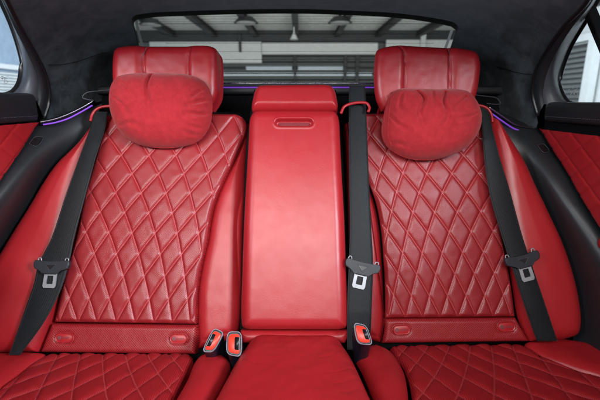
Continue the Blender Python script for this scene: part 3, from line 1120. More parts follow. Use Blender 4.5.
def build_seat(key):
    s = OUT[key]
    fr, cf = s['fr'], s['cf']
    sg = -1 if key == 'L' else 1
    base = fr.pt(*((125, 352) if key == 'L' else (450, 345)))
    t = thing("rear_seat", s['label'], "car seat", base, "quilted outer rear seats")
    # quilted insert
    dq = quilt(fr, rows_to_nodes(s['rows']), 0.006)
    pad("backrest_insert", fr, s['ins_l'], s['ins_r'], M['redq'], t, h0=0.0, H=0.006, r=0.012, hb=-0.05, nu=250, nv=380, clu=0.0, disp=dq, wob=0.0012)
    # double row of stitching along the insert's rim
    ins = t.children[-1]
    L = spline(fr.uv(s['ins_l'], 0.0), 200)
    Rr = spline(fr.uv(s['ins_r'], 0.0), 200)
    for line, sgn in ((L, 1), (Rr, -1)):
        ln = line[6:-4] + np.array([sgn * 0.0075, 0])
        stitches("stitching", list(fr.w(ln[::6], np.full(len(ln[::6]), 0.0072))), M['thread'], ins)
    # side bolsters
    pad("outer_bolster", fr, s['out_l'], s['out_r'], M['red'], t, h0=-0.012, H=0.032, r=0.045, hb=-0.09, nu=50, nv=110, disp=lambda P, d: 0.020 * rnd(d / 0.10), wob=0.0005)
    ob = t.children[-1]
    edge = s['out_l'] if key == 'L' else s['out_r']
    e2 = [fr.pt(x, y, -0.012) for x, y in edge]
    tube("piping", e2, 0.0045, M['rubber'], ob, 120, 8)
    stitches("stitching", [fr.pt(x - sg * 1.4, y, -0.006) for x, y in edge[1:-1]], M['thread'], ob, 0.006, 0.0009)
    pad("inner_bolster", fr, s['inn_l'], s['inn_r'], M['red'], t, h0=-0.04, H=0.036, r=0.04, hb=-0.10, nu=44, nv=100, wob=0.0006, grooves=s["fold"])
    # lumbar strip with the two anchor covers
    pad("lumbar_strip", fr, s['lum_l'], s['lum_r'], M['redp'], t, h0=0.0, H=0.014, r=0.014, hb=-0.05, nu=260, nv=80, clu=0.3, wob=0.0008,
        grooves=[([(x + (8.6 - 4.7) * (1 if math.cos(q) > 0 else -1) + 5.6 * math.cos(q), y + 5.6 * math.sin(q)) for q in np.linspace(0, 6.2832, 33)], 0.003, 0.0026) for x, y in s['bad']])
    ls = t.children[-1]
    for (x, y), a in zip(s['bad'], s['bang']):
        isofix_badge(s, fr, x, y, a, t)
    # dark back of the seat
    if key == 'L':
        bl = [(105, 113), (92, 128), (78, 148), (46, 188), (16, 238), (-10, 290), (-8, 352)]
        brr = [(243, 112), (247, 124), (246, 160), (243, 230), (240, 320), (225, 360)]
    else:
        bl = [(351, 112), (347, 124), (347, 160), (350, 230), (352, 320), (365, 352)]
        brr = [(492, 116), (504, 130), (520, 160), (545, 215), (566, 270), (572, 320), (560, 340)]
    pad("backrest_shell", fr, bl, brr, M['gap'], t, h0=-0.05, H=0.01, r=0.02, hb=-0.14, nu=16, nv=30, back=True)
    # headrest: its own upright plane in front of the backrest top
    top = fr.pt(*((167, 82) if key == 'L' else (426, 82)), 0.035)
    a = R(9)
    fh = Frame(top, (1, 0, 0), (0, math.sin(a), math.cos(a)), (0, -math.cos(a), math.sin(a)))
    W3['h' + key] = fh
    dcr = lambda P, d: -0.0
    c0 = fh.on(*((167, 80) if key == 'L' else (426, 80)))

    def wing(P, d, c0=c0):
        x = np.abs(P[:, 0] - c0[0])
        k = np.clip((x - 0.062) / 0.03, 0, 1)
        return 0.010 * k * k * (3 - 2 * k) + 0.004 * np.cos(np.clip(P[:, 1] * 14, -3, 3))
    pad("headrest", fh, s['hr_l'], s['hr_r'], M['red'], t, h0=-0.01, H=0.026, r=0.03, hb=-0.075, nu=120, nv=80, clu=0.45,
        disp=wing, grooves=[(ln, 0.008, 0.0028) for ln in s['seams']], wob=0.0012, back=True)
    hd = t.children[-1]
    for ln in s['seams']:
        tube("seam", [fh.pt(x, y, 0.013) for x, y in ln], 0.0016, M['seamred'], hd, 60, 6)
    bm = bmesh.new()
    for dx in (-0.05, 0.05):
        p0 = fh.w((c0 + np.array([dx, -0.14]))[None], np.array([-0.05]))[0]
        p1 = fh.w((c0 + np.array([dx, 0.02]))[None], np.array([-0.05]))[0]
        bmesh.ops.create_cone(bm, cap_ends=True, segments=16, radius1=0.006, radius2=0.006, depth=0.2,
                              matrix=Matrix.Translation(Vector((p0 + p1) / 2)))
    bm_obj("headrest_post", bm, M['steel'], t, True)
    # belt guide loop on the shoulder
    lp = s['loop']
    tube("belt_guide", [fr.pt(x, y, 0.03) for x, y in lp], 0.0042, M['red'], t, 60, 10)
    # cushion
    if key == 'L':
        nodes = cush_nodes
        dc = quilt(cf, nodes, 0.006, deg=2, depth=0.0068, wid=0.005)
    else:
        # the same stitching mirrored about this seat's own middle
        src = [CL.on(x, y, 0.006) for a_, b_, x, y in cush_nodes]
        mid_l = CL.on(118, 357, 0.006)[0]
        mid_r = cf.on(456, 349, 0.006)[0]
        P = np.array([[mid_r - (q[0] - mid_l), q[1]] for q in src])
        fa = poly_fit(P, np.array([n[0] for n in cush_nodes], float), 2)
        fb = poly_fit(P, np.array([n[1] for n in cush_nodes], float), 2)

        def dc(Q, d):
            e = 1e-4
            out = 1.0
            near = np.full(len(Q), 1.0)
            for f in (fa, fb):
                v = f(Q)
                g = np.hypot((f(Q + [e, 0]) - v) / e, (f(Q + [0, e]) - v) / e)
                dist = np.abs(v - np.round(v)) / np.maximum(g, 1e-6)
                dd = np.sqrt(dist ** 2 + 0.0009 ** 2) - 0.0009
                near = np.minimum(near, dist)
                out = out * (1 - np.exp(-dd / 0.005))
            SEAM_GLINT[:] = [0.45 * np.exp(-(near / 0.0013) ** 2) * (d > 0.009)]
            k = np.clip(d / 0.012, 0, 1)
            return 0.0068 * out * k * k * (3 - 2 * k)
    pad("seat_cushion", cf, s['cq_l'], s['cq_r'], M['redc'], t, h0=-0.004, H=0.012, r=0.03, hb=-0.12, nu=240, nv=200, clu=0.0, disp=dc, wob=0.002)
    pad("cushion_side", cf, s['co_l'], s['co_r'], M['red'], t, h0=0.0, H=0.02, r=0.05, hb=-0.12, nu=40, nv=60, wob=0.0015)
    pad("cushion_wing", cf, s['ci_l'], s['ci_r'], M['red'], t, h0=0.002, H=0.032, r=0.045, hb=-0.12, nu=40, nv=60, wob=0.0015)
    return t


seat_l = build_seat('L')
seat_r = build_seat('R')

# ------------------------------------------------------------------ centre seat with the folded-up armrest
cs = thing("centre_seat", "smooth red centre seat with folded up armrest between the two quilted seats", "car seat", FC.pt(294, 338))
ap_l = [(262, 111.8), (254, 113.5), (250.5, 119), (248.8, 140), (247, 170), (244.5, 215), (242.5, 270), (241.5, 318), (243, 327), (250, 329.5)]
ap_r = [(328, 111.8), (335.5, 113.5), (338.5, 119), (340, 140), (341.5, 170), (344, 215), (346, 270), (347.5, 318), (346, 327), (339, 329.5)]
sl = FC.on(294, 122.5, 0.02)


def slot(P, d):
    x = np.maximum(np.abs(P[:, 0] - sl[0]) - 0.044, 0)
    q = np.hypot(x, P[:, 1] - sl[1])
    k = np.clip((0.0135 - q) / 0.006, 0, 1)
    rim = 0.0018 * np.exp(-((q - 0.015) / 0.003) ** 2)
    return -0.016 * k * k * (3 - 2 * k) + rim


pad("armrest_pad", FC, ap_l, ap_r, M['red'], cs, h0=-0.015, H=0.035, r=0.034, hb=-0.10, nu=110, nv=260, clu=0.4, disp=slot, wob=0.0003)
apad = cs.children[-1]
cen = FC.w((sl + np.array([0, -0.001]))[None], np.array([0.0065]))[0]
pts = []
for i in range(32):
    a = 2 * math.pi * i / 32
    pts.append(FC.w((sl + np.array([0.040 * (1 if math.cos(a) > 0 else -1) + 0.0055 * math.cos(a), 0.0055 * math.sin(a)]))[None], np.array([0.0062]))[0])
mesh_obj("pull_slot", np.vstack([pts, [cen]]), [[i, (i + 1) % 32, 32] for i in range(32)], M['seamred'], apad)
pad("centre_headrest", FC, [(266, 87), (258.5, 88.2), (255, 93), (253, 101), (251.8, 108), (253, 112.8)], [(324, 86.5), (331, 88), (335, 93), (337, 101), (338, 108), (337, 112.8)],
    M['red'], cs, h0=-0.015, H=0.036, r=0.024, hb=-0.10, nu=70, nv=60, clu=0.5, wob=0.001, back=True)
pad("armrest_base", FC, [(241, 330), (240.5, 336), (243, 343)], [(347.5, 330), (348, 336), (345, 343)], M['red'], cs, h0=-0.02, H=0.02, r=0.02, hb=-0.10, nu=50, nv=24, wob=0.002)
pad("seat_cushion", CC, [(262, 340), (252, 343), (247, 349), (237, 364), (217.5, 400), (200, 432), (183, 465)], [(328, 340.5), (338.5, 343), (343, 349), (353, 365), (369, 400), (384, 432), (400, 465)],
    M['red'], cs, h0=-0.01, H=0.03, r=0.04, hb=-0.14, nu=130, nv=130, clu=0.3, wob=0.0022,
    grooves=[([(352, 366), (340, 371), (326, 372)], 0.0016, 0.0025), ([(358, 376), (345, 381), (334, 383)], 0.0016, 0.0025), ([(362, 385), (350, 391), (340, 392)], 0.0014, 0.0025), ([(340, 350), (330, 356), (318, 357)], 0.0012, 0.003), ([(243, 356), (254, 362), (266, 363)], 0.0012, 0.003)])
# lower side panels in the slots beside the armrest
pad("armrest_shell", FC, [(254, 90), (247, 140), (243, 230), (240, 335)], [(336, 90), (342, 140), (346, 230), (348, 335)], M['gap'], cs, h0=-0.05, H=0.005, r=0.02, hb=-0.14, nu=12, nv=20, back=True)


# ------------------------------------------------------------------ neck pillows
def pillow(fr, outline, T, creases, label, seed, side_seam):
    n, nr = 220, 60
    O = spline(fr.uv(outline), n, True)
    c = O.mean(0)
    rr = np.linspace(0, 1, nr) ** 0.8
    V = []
    P = []
    cr = [(spline(fr.uv(l, T * 0.85), 24), d * 1.5, w_ * 0.75) for l, d, w_ in creases]
    for side in (1, -1):
        for r_ in rr:
            P.append(c + (O - c) * r_)
    Pa = np.vstack(P)
    rads = np.repeat(np.r_[rr, rr], n)
    sgn = np.repeat(np.r_[np.ones(nr), -np.ones(nr)], n)
    h = T * np.maximum(0, 1 - rads ** 3.0) ** 0.62
    z = np.where(sgn > 0, h, -0.55 * h)
    fade = np.clip((1 - rads) / 0.12, 0.25, 1)
    dz = 0.0035 * fnoise(Pa, 16, seed) + 0.0016 * fnoise(Pa, 40, seed + 4)
    for l, d, w_ in cr:
        q = seg_dist(Pa, l)
        along = np.argmin(((Pa[:, None, :] - l[None, ::2, :]) ** 2).sum(2), axis=1) / (len(l) / 2 - 1)
        tap = np.clip(1.15 - along, 0, 1) ** 0.7
        ww = w_ * (0.55 + 0.9 * along)
        dz -= tap * d * (np.exp(-(q / ww) ** 2) - 0.35 * np.exp(-((q - 2.0 * ww) / ww) ** 2))
    z = z + np.where(sgn > 0, dz * fade, 0)
    Vv = fr.w(Pa, z)
    F = []
    for s_ in (0, 1):
        o = s_ * nr * n
        for i in range(nr - 1):
            for j in range(n):
                j2 = (j + 1) % n
                f = [o + i * n + j, o + i * n + j2, o + (i + 1) * n + j2, o + (i + 1) * n + j]
                F.append(f if s_ == 0 else f[::-1])
    # weld the rim of the two halves
    last0, last1 = (nr - 1) * n, nr * n + (nr - 1) * n
    for j in range(n):
        j2 = (j + 1) % n
        F.append([last0 + j, last0 + j2, last1 + j2, last1 + j])
    bmk = mesh_obj("neck_pillow", Vv, F, M['pillow'])
    tag(bmk, label, "pillow", "suede neck pillows on the headrests")
    me = bmk.data
    bm = bmesh.new()
    bm.from_mesh(me)
    bmesh.ops.remove_doubles(bm, verts=bm.verts, dist=1e-5)
    bmesh.ops.recalc_face_normals(bm, faces=bm.faces)
    bm.to_mesh(me)
    bm.free()
    me.polygons.foreach_set("use_smooth", [True] * len(me.polygons))
    # gusset seam
    hT = lambda x, y: fr.pt(x, y, 0.0)
    if side_seam:
        P2 = spline(fr.uv(side_seam), 40)
        # sit on the front face
        ctr = c
        hs = []
        for p in P2:
            dirv = p - ctr
            th = np.arctan2(*(O - ctr).T[::-1])
            k = np.argmin(np.abs(np.angle(np.exp(1j * (th - math.atan2(dirv[1], dirv[0]))))))
            r_ = np.linalg.norm(dirv) / np.linalg.norm(O[k] - ctr)
            hs.append(T * max(0, 1 - min(r_, 1) ** 3.0) ** 0.62)
        tube("seam", list(fr.w(P2, np.array(hs))), 0.0016, M['pillow'], bmk, 60, 6)
    return bmk


def pillow_frame(fh, px, py, off):
    a = R(16)
    return Frame(fh.pt(px, py, off), (1, 0, 0), (0, math.sin(a), math.cos(a)), (0, -math.cos(a), math.sin(a)))


PL = pillow_frame(W3['hL'], 162, 108, 0.045)
PR = pillow_frame(W3['hR'], 431, 122, 0.045)
pillow(PL, [(110, 104), (111.5, 88), (118, 78), (131, 74.5), (148, 73.8), (170, 74), (190, 75.4), (203, 81), (211, 93), (212.5, 110), (209, 128), (200, 140), (184, 146.5), (160, 148.3), (140, 145), (124, 136), (114, 121)],
       0.074, [([(148, 72), (147.5, 85), (149, 100), (151, 118)], 0.006, 0.008), ([(209, 94), (199, 99), (188, 104)], 0.010, 0.006), ([(211, 108), (200, 112), (186, 113)], 0.011, 0.006), ([(203, 84), (196, 90), (190, 98)], 0.007, 0.005), ([(206, 132), (196, 134), (184, 131)], 0.007, 0.006),
               ([(209, 125), (198, 126), (184, 124)], 0.005, 0.006), ([(112, 96), (122, 104), (128, 114)], 0.004, 0.007), ([(116, 124), (128, 122), (140, 126)], 0.004, 0.008), ([(120, 80), (128, 88), (132, 96)], 0.003, 0.006)],
       "red suede neck pillow with one upright crease, on the brightly lit seat", 2.2, None)
pillow(PR, [(381.5, 133), (384, 113), (389, 97), (396, 90), (410, 89), (432, 89.8), (455, 89.6), (468, 93), (477, 104), (481, 118), (478, 132), (468, 146), (452, 155), (432, 160), (410, 159), (395, 153), (385, 144)],
       0.076, [([(420, 89), (424, 99), (419, 111), (423, 126)], 0.007, 0.007), ([(448, 90), (443, 102), (447, 116), (441, 130)], 0.007, 0.007), ([(468, 95), (459, 103), (452, 112)], 0.005, 0.006),
               ([(404, 92), (401, 104), (407, 116)], 0.004, 0.007), ([(392, 112), (400, 124), (409, 130)], 0.005, 0.006), ([(479, 112), (468, 117), (458, 119)], 0.005, 0.006), ([(388, 140), (400, 142), (414, 146)], 0.003, 0.007), ([(436, 90), (434, 98), (437, 108)], 0.004, 0.005)],
       "red suede neck pillow with many soft creases, on the darker seat", 6.4, [(392, 92), (388.5, 106), (386.5, 122), (386, 136), (390, 148)])


# ------------------------------------------------------------------ seat belts
def plate(fr_at, outline, z0, z1, bev, name, mat, parent):
    bm = bmesh.new()
    lo = [bm.verts.new(fr_at(x, y, z0)) for x, y in outline]
    hi = [bm.verts.new(fr_at(x, y, z1)) for x, y in outline]
    n = len(outline)
    top = bm.faces.new(hi)
    bm.faces.new(lo[::-1])
    for i in range(n):
        bm.faces.new([lo[i], lo[(i + 1) % n], hi[(i + 1) % n], hi[i]])
    if bev:
        bmesh.ops.bevel(bm, geom=list(top.edges), offset=bev, segments=3, affect='EDGES', profile=0.6)
    return bm_obj(name, bm, mat, parent, False)


def ring_plate(fr_at, outer_, inner_, z0, z1, name, mat, parent):
    n = len(outer_)
    V = [fr_at(x, y, z) for z in (z0, z1) for ps in (outer_, inner_) for x, y in ps]
    F = []
    o0, i0, o1, i1 = 0, n, 2 * n, 3 * n
    for k in range(n):
        j = (k + 1) % n
        F += [[o1 + k, o1 + j, i1 + j, i1 + k], [o0 + j, o0 + k, i0 + k, i0 + j], [o0 + k, o0 + j, o1 + j, o1 + k], [i0 + j, i0 + k, i1 + k, i1 + j]]
    return mesh_obj(name, V, F, mat, parent, smooth=False)


def belt(fr, left, right, hs, tng, label):
    """left/right traced edges and heights above the seat plane; tng = (px, py, angle, height) of the tongue"""
    nb = 140
    hL = np.interp(np.linspace(0, 1, nb), np.linspace(0, 1, len(hs)), hs)
    Lp, Rp = spline(left, nb), spline(right, nb)
    A = np.array([fr.pt(x, y, h) for (x, y), h in zip(Lp, hL)])
    B = np.array([fr.pt(x, y, h) for (x, y), h in zip(Rp, hL)])
    k = nb // 2
    t = thing("seat_belt", label, "seat belt", A[-1], "rear seat belts")
    ruled("webbing", A, B, M['belt'], t, 14, bulge=-fr.N * 0.003 * -1, thick=-fr.N * 0.0016)
    wb = t.children[-1]
    # selvedge lines of the webbing
    for q in (0.06, 0.94):
        tube("selvedge", list(A * (1 - q) + B * q + fr.N * 0.0014), 0.0010, M['belt'], wb, 120, 6)
    px, py, ang, h = tng
    c = fr.on(px, py, h)
    dep = np.dot(fr.w(c[None], np.array([h]))[0] - CAM, FWD) / 400.0
    ca, sa = math.cos(R(ang)), math.sin(R(ang))

    def at(x, y, z):
        return fr.w((c + dep * np.array([ca * x - sa * y, sa * x + ca * y]))[None], np.array([h + z]))[0]
    # moulded T-bar, y up, in photo-pixel sized units
    o = [(-17.5, 3.2), (-16.6, 5.2), (-14, 5.6), (-8, 4.4), (0, 4.0), (8, 4.4), (14, 5.6), (16.6, 5.2), (17.5, 3.2), (17.6, 0.5), (16.5, -2.6), (13, -4.2), (8.5, -4.8), (6.5, -6.8), (5.6, -8.4),
         (-5.6, -8.4), (-6.5, -6.8), (-8.5, -4.8), (-13, -4.2), (-16.5, -2.6), (-17.6, 0.5)]
    tg = plate(at, o, 0.0005, 0.013, 0.0035, "tongue", M['tongue'], t)
    plate(at, [(-4.6, 0.6), (4.6, 0.6), (0.2, -3.9), (-0.2, -3.9)], 0.0131, 0.0136, 0, "arrow_mark", M['rubber'], tg)
    # outline of the moulded triangle
    tube("mark_rim", [at(x, y, 0.0136) for x, y in [(-5, 1), (0, 1), (5, 1), (2.6, -1.8), (0, -4.6), (-2.6, -1.8)]], 0.0006, M['trimg'], tg, 60, 6, True)
    ou = [(-6.2, -7.6), (6.2, -7.6), (6.4, -19.5), (5.2, -21.5), (-5.2, -21.5), (-6.4, -19.5)]
    inn = [(-3.0, -9.6), (3.0, -9.6), (3.2, -16.6), (2.8, -17.8), (-2.8, -17.8), (-3.2, -16.6)]
    ring_plate(at, ou, inn, 0.004, 0.0072, "latch_plate", M['steel'], tg)
    # webbing slot ears behind the bar
    for s_ in (-1, 1):
        tube("slot_loop", [at(s_ * 11.5, 4, 0.004), at(s_ * 12.5, 7.5, 0.005), at(s_ * 14.5, 7.6, 0.005), at(s_ * 15.4, 4, 0.004)], 0.0016, M['steel'], tg, 24, 8)
    return t


belt(FL, [(94.5, 112), (91.5, 124), (81, 152.5), (66, 194.5), (50.5, 240), (38.5, 264), (33.5, 285), (22, 318), (9, 355)],
     [(107.5, 112), (105.5, 126), (96, 156), (85.5, 194.5), (74, 238), (69, 262), (60.5, 290), (44, 322), (20, 355)],
     [0.024, 0.046, 0.054, 0.054, 0.053, 0.053, 0.053, 0.053, 0.047], (53.5, 266, -1, 0.055), "black seat belt slanting over the brightly lit seat's outer bolster, tongue hanging at hip height")
belt(FR, [(478, 106), (481, 118), (485, 163), (490, 194.5), (503, 240), (512, 267), (523, 301), (537, 341)],
     [(487.5, 106), (491, 122), (500, 158), (509, 187.5), (523, 238), (531, 262), (543, 298), (557.5, 341)],
     [0.026, 0.044, 0.048, 0.049, 0.050, 0.050, 0.050, 0.044], (521, 259.5, 14, 0.052), "black seat belt slanting over the shaded seat's outer bolster beside the louvre window")
FM = FR
belt(FC, [(349.5, 86), (349, 95), (349, 130), (349.5, 180), (350, 230), (349, 262), (347.5, 300), (347, 350)],
     [(365, 86), (365.5, 95), (367, 130), (369, 180), (371.5, 230), (373, 262), (372, 300), (370, 350)],
     [0.0, 0.0, 0.004, 0.006, 0.008, 0.01, 0.008, -0.005], (362, 267, -13, 0.012), "black centre seat belt hanging straight down between armrest pad and shaded seat")
tube("belt_guide", [FC.pt(x, y, 0.02) for x, y in [(341, 113.5), (344, 107), (350, 104), (360, 102.5), (367, 103.5), (369.5, 108), (368, 112)]], 0.0042, M['red'], seat_r, 60, 10)


# ------------------------------------------------------------------ buckles
def round_poly(P, r=0.25, n=6):
    P = np.asarray(P, float)
    m = len(P)
    out = []
    for i in range(m):
        a, b, c = P[i - 1], P[i], P[(i + 1) % m]
        p0 = b + (a - b) * r
        p1 = b + (c - b) * r
        for k in range(n):
            t = k / (n - 1)
            out.append((1 - t) ** 2 * p0 + 2 * t * (1 - t) * b + t * t * p1)
    return np.array(out)


def buckle(cpx, quad, depth_y, slot_side, label):
    fr = Frame((0, depth_y, 0), (1, 0, 0), (0, 0.62, 0.78), (0, -0.78, 0.62))
    # seat the plane so that the buckle's face centre is depth_y metres ahead
    d = ray(*cpx)
    p = CAM + d * (depth_y / d[1])
    fr.O = p
    Q = round_poly(fr.uv(quad), 0.32)
    c = Q.mean(0)
    sc = lambda k: c + (Q - c) * k
    t = thing("belt_buckle", label, "buckle", fr.w(c[None], np.array([-0.09]))[0], "belt buckles")
    n = len(Q)

    def lofted(name, rings, mat, cap=True):
        V = np.vstack([fr.w(q, np.full(n, z)) for q, z in rings])
        F = []
        for i in range(len(rings) - 1):
            for j in range(n):
                F.append([i * n + j, i * n + (j + 1) % n, (i + 1) * n + (j + 1) % n, (i + 1) * n + j])
        if cap:
            F.append([(len(rings) - 1) * n + j for j in range(n)])
        return mesh_obj(name, V, F, mat, t)
    down = np.array([0, -0.012])
    lofted("body", [(sc(0.86) + down * 4, -0.10), (sc(0.96) + down * 1.5, -0.045), (sc(1.0), -0.006), (sc(0.97), -0.001), (sc(0.8), -0.002)], M['navy'])
    lofted("bezel", [(sc(1.0), -0.006), (sc(1.01), 0.0), (sc(0.985), 0.0018), (sc(0.95), 0.0018), (sc(0.92), 0.0), (sc(0.91), -0.003)], M['bezel'], False)
    # C-shaped push button around the tongue slot
    q = sc(0.78)
    ax = (Q[np.argmax(Q[:, 1])] - Q[np.argmin(Q[:, 1])])
    lofted("push_button", [(sc(0.80), -0.003), (sc(0.79), 0.0005), (sc(0.73), 0.002)], M['button'])
    # tongue slot: dark bar along one side
    q4 = fr.uv(quad)
    a, b = (q4[0], q4[3]) if slot_side < 0 else (q4[1], q4[2])
    A0, B0 = a * 0.76 + b * 0.24, a * 0.26 + b * 0.74
    inw = (c - (a + b) / 2)
    inw /= np.linalg.norm(inw)
    wd = np.linalg.norm(q4[1] - q4[0])
    S = round_poly([A0 + inw * wd * 0.10, B0 + inw * wd * 0.10, B0 + inw * wd * 0.47, A0 + inw * wd * 0.47], 0.2, 4)
    m = len(S)
    V = np.vstack([fr.w(S, np.full(m, -0.002)), fr.w(S, np.full(m, 0.0026))])
    F = [[j, (j + 1) % m, m + (j + 1) % m, m + j] for j in range(m)] + [[m + j for j in range(m)]]
    mesh_obj("tongue_slot", V, F, M['rubber'], t)
    S2 = np.array([A0 + inw * wd * 0.16, B0 + inw * wd * 0.16])
    tube("slot_edge", list(fr.w(np.array([S2[0], S2.mean(0), S2[1]]), np.full(3, 0.003))), 0.0008, M['bezel'], t, 16, 6)
    return t


buckle((213, 341), [(213.5, 327.5), (224.5, 332.5), (213.5, 352.5), (201.5, 352)], 0.905, -1, "navy belt buckle with orange red button, tilted against the brightly lit seat's inner bolster")
buckle((234, 344), [(227, 331.5), (242, 331.5), (241.5, 357.5), (226, 354.5)], 0.895, 1, "navy belt buckle with orange red button, upright next to the smooth centre cushion")
buckle((363, 334), [(353, 322.5), (366.5, 325), (373.5, 345.5), (357, 344)], 0.915, 1, "navy belt buckle with orange red button, alone below the centre belt")

# ------------------------------------------------------------------ garage seen through the windows
gz = -0.35
CEIL = 2.75
BW = 11.2
bm = bmesh.new()
add_box(bm, (0, 4, gz - 0.02), (24, 24, 0.04))
structure(bm_obj("ground", bm, M['concrete']))
bm = bmesh.new()
n = 60
for i in range(n):
    y = 2.6 + (BW - 2.6) * i / n
    add_box(bm, (0, y, CEIL + (0.02 if i % 2 else 0.0)), (16, (BW - 2.6) / n, 0.03))
structure(bm_obj("ceiling", bm, M['sheet']))
bm = bmesh.new()
add_box(bm, (0, BW + 0.15, 1.2), (16, 0.2, 3.1))
structure(bm_obj("back_wall", bm, M['grey']))
WB = yplane(BW)


def slab(name, pts, y, th, mat, parent=None):
    f = yplane(y)
    q = f.uv(pts)
    x0, x1, z0, z1 = q[:, 0].min(), q[:, 0].max(), q[:, 1].min(), q[:, 1].max()
    bm = bmesh.new()
    add_box(bm, ((x0 + x1) / 2, y, (z0 + z1) / 2), (x1 - x0, th, z1 - z0), None, 0.006)
    return bm_obj(name, bm, mat, parent)


for i in range(-7, 8):
    x = -0.1 + i * 1.04
    bm = bmesh.new()
    add_box(bm, (x, 6.9, CEIL - 0.05), (0.10, 8.4, 0.012))
    add_box(bm, (x, 6.9, CEIL - 0.11), (0.03, 8.4, 0.12))
    add_box(bm, (x, 6.9, CEIL - 0.17), (0.13, 8.4, 0.014))
    tag(bm_obj("roof_beam", bm, M['dark']), "dark steel roof beam under the pale garage ceiling, one of an even row", "roof beam", "steel beams under the garage ceiling")
tag(slab("lintel_beam", [(60, 30), (560, 42)], BW - 0.1, 0.25, M['dark']), "dark grey lintel beam running across the garage behind the car", "beam")
tag(slab("crossbeam", [(262, 43), (377, 54.5)], BW - 0.25, 0.15, M['white']), "long pale beam above the slatted shutter behind the rear window", "beam")
wp = thing("wall_panel", "white wall panel with a dark narrow post, behind the brightly lit headrest", "wall panel", WB.pt(228, 64))
slab("board", [(150, 42), (262, 63)], BW - 0.2, 0.12, M['white'], wp)
slab("post", [(238.5, 33), (241.5, 52)], BW - 0.3, 0.06, M['dark'], wp)
wp2 = slab("wall_panel", [(386, 40), (470, 58)], BW - 0.2, 0.12, M['white'])
tag(wp2, "white wall panel behind the shaded seat's headrest", "wall panel")
tag(slab("wall_post", [(421, 34), (424, 60)], BW - 0.35, 0.1, M['white']), "thin white post above the shaded seat's headrest", "post")
# roller shutter with slats, glowing strips standing in for the lit white wall behind
sh_ = thing("roller_shutter", "grey horizontally slatted shutter with bright gaps, low in the rear window", "shutter", WB.pt(297, 80))
for k in range(16):
    py = 55.5 + k * 2.0
    slab("slat", [(140, py), (470, py + 1.0)], BW - 0.12, 0.03, M['grey'] if k % 3 else M['dark'], sh_)
slab("opening", [(140, 55), (470, 92)], BW - 0.02, 0.02, M['dark'], sh_)
slab("glow_strip", [(246, 66), (292, 70.5)], BW - 0.07, 0.02, M['bright'], sh_)
slab("glow_strip", [(298, 66.5), (343, 70.5)], BW - 0.07, 0.02, M['bright'], sh_)
slab("glow_strip", [(222, 73), (372, 75.5)], BW - 0.07, 0.02, M['bright'], sh_)
for x in (295, 345, 357):
    slab("upright", [(x - 1, 55), (x + 1, 92)], BW - 0.2, 0.05, M['dark'], sh_)
# lamps
for i, (px, py) in enumerate([(151, 22), (246, 20), (340, 20)]):
    f = zplane(CEIL - 0.22)
    p = f.pt(px, py)
    labs = ["round ceiling lamp above the brightly lit headrest, seen through the rear window", "round ceiling lamp left of the hanging cone lamp", "round ceiling lamp between the hanging cone lamp and the shaded headrest"]
    t = thing("ceiling_lamp", labs[i], "lamp", p, "round garage ceiling lamps")
    bm = bmesh.new()
    bmesh.ops.create_cone(bm, cap_ends=True, segments=28, radius1=0.24, radius2=0.14, depth=0.10, matrix=Matrix.Translation(Vector(p)))
    bmesh.ops.create_cone(bm, cap_ends=True, segments=12, radius1=0.03, radius2=0.03, depth=0.2, matrix=Matrix.Translation(Vector(p) + Vector((0, 0, 0.12))))
    bm_obj("housing", bm, M['dark'], t)
    bm = bmesh.new()
    bmesh.ops.create_cone(bm, cap_ends=True, segments=28, radius1=0.19, radius2=0.19, depth=0.012, matrix=Matrix.Translation(Vector(p) + Vector((0, 0, -0.055))))
    bm_obj("lens", bm, M['lamp'], t)
p = yplane(9.5).pt(294, 36)
bm = bmesh.new()
bmesh.ops.create_cone(bm, cap_ends=True, segments=20, radius1=0.09, radius2=0.02, depth=0.14, matrix=Matrix.Translation(Vector(p)))
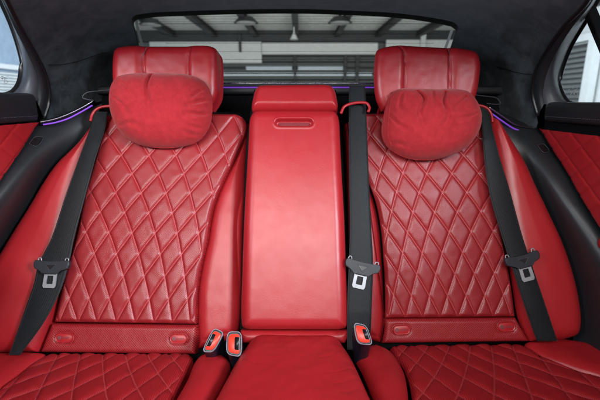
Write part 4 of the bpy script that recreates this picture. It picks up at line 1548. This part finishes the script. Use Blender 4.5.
bmesh.ops.create_cone(bm, cap_ends=True, segments=8, radius1=0.012, radius2=0.012, depth=0.4, matrix=Matrix.Translation(Vector(p) + Vector((0, 0, 0.25))))
tag(bm_obj("pendant_lamp", bm, M['white']), "small white cone lamp hanging at the middle of the rear window", "lamp")

# beside the car
for sx in (-1, 1):
    bm = bmesh.new()
    add_box(bm, (sx * 5.25, 4.6, 1.2), (0.2, 13.2, 3.1))
    structure(bm_obj("side_wall", bm, M['white'] if sx > 0 else M['bluegrey']))
lw = thing("slatted_blind", "pale slatted blind on the blue grey wall outside the car window", "blind", (-5.0, 3.2, gz))
bm = bmesh.new()
for k in range(26):
    add_box(bm, (-5.03, 6.5, 0.2 + k * 0.05), (0.05, 5.5, 0.030), Matrix.Rotation(R(20), 3, 'Y'))
bm_obj("slat", bm, M['white'], lw)
bm = bmesh.new()
add_box(bm, (-5.04, 6.5, 1.56), (0.08, 5.6, 0.08))
bm_obj("head_rail", bm, M['white'], lw)
FRW = xplane(5.0)
a, b = FRW.on(563, 50), FRW.on(579, 104)
lv = thing("louvre_window", "dark louvre with grey blades in the white wall outside the car", "louvre", FRW.pt(571, 100))
bm = bmesh.new()
add_box(bm, (5.06, (a[0] + b[0]) / 2, (a[1] + b[1]) / 2), (0.03, abs(a[0] - b[0]) + 0.1, abs(a[1] - b[1]) + 0.1))
bm_obj("recess", bm, M['dark'], lv)
bm = bmesh.new()
z0, z1 = min(a[1], b[1]), max(a[1], b[1])
for k in range(11):
    add_box(bm, (5.0, (a[0] + b[0]) / 2, z0 + (k + 0.5) * (z1 - z0) / 11), (0.06, abs(a[0] - b[0]) + 0.06, 0.045), Matrix.Rotation(R(-30), 3, 'Y'))
bm_obj("blade", bm, M['grey'], lv)
bm = bmesh.new()
ym, yw = (a[0] + b[0]) / 2, abs(a[0] - b[0])
for dy in (-1, 1):
    add_box(bm, (5.02, ym + dy * (yw / 2 + 0.13), (z0 + z1) / 2), (0.14, 0.16, z1 - z0 + 0.3))
add_box(bm, (5.02, ym, z1 + 0.14), (0.13, yw + 0.1, 0.12))
bm_obj("frame", bm, M['white'], lv)
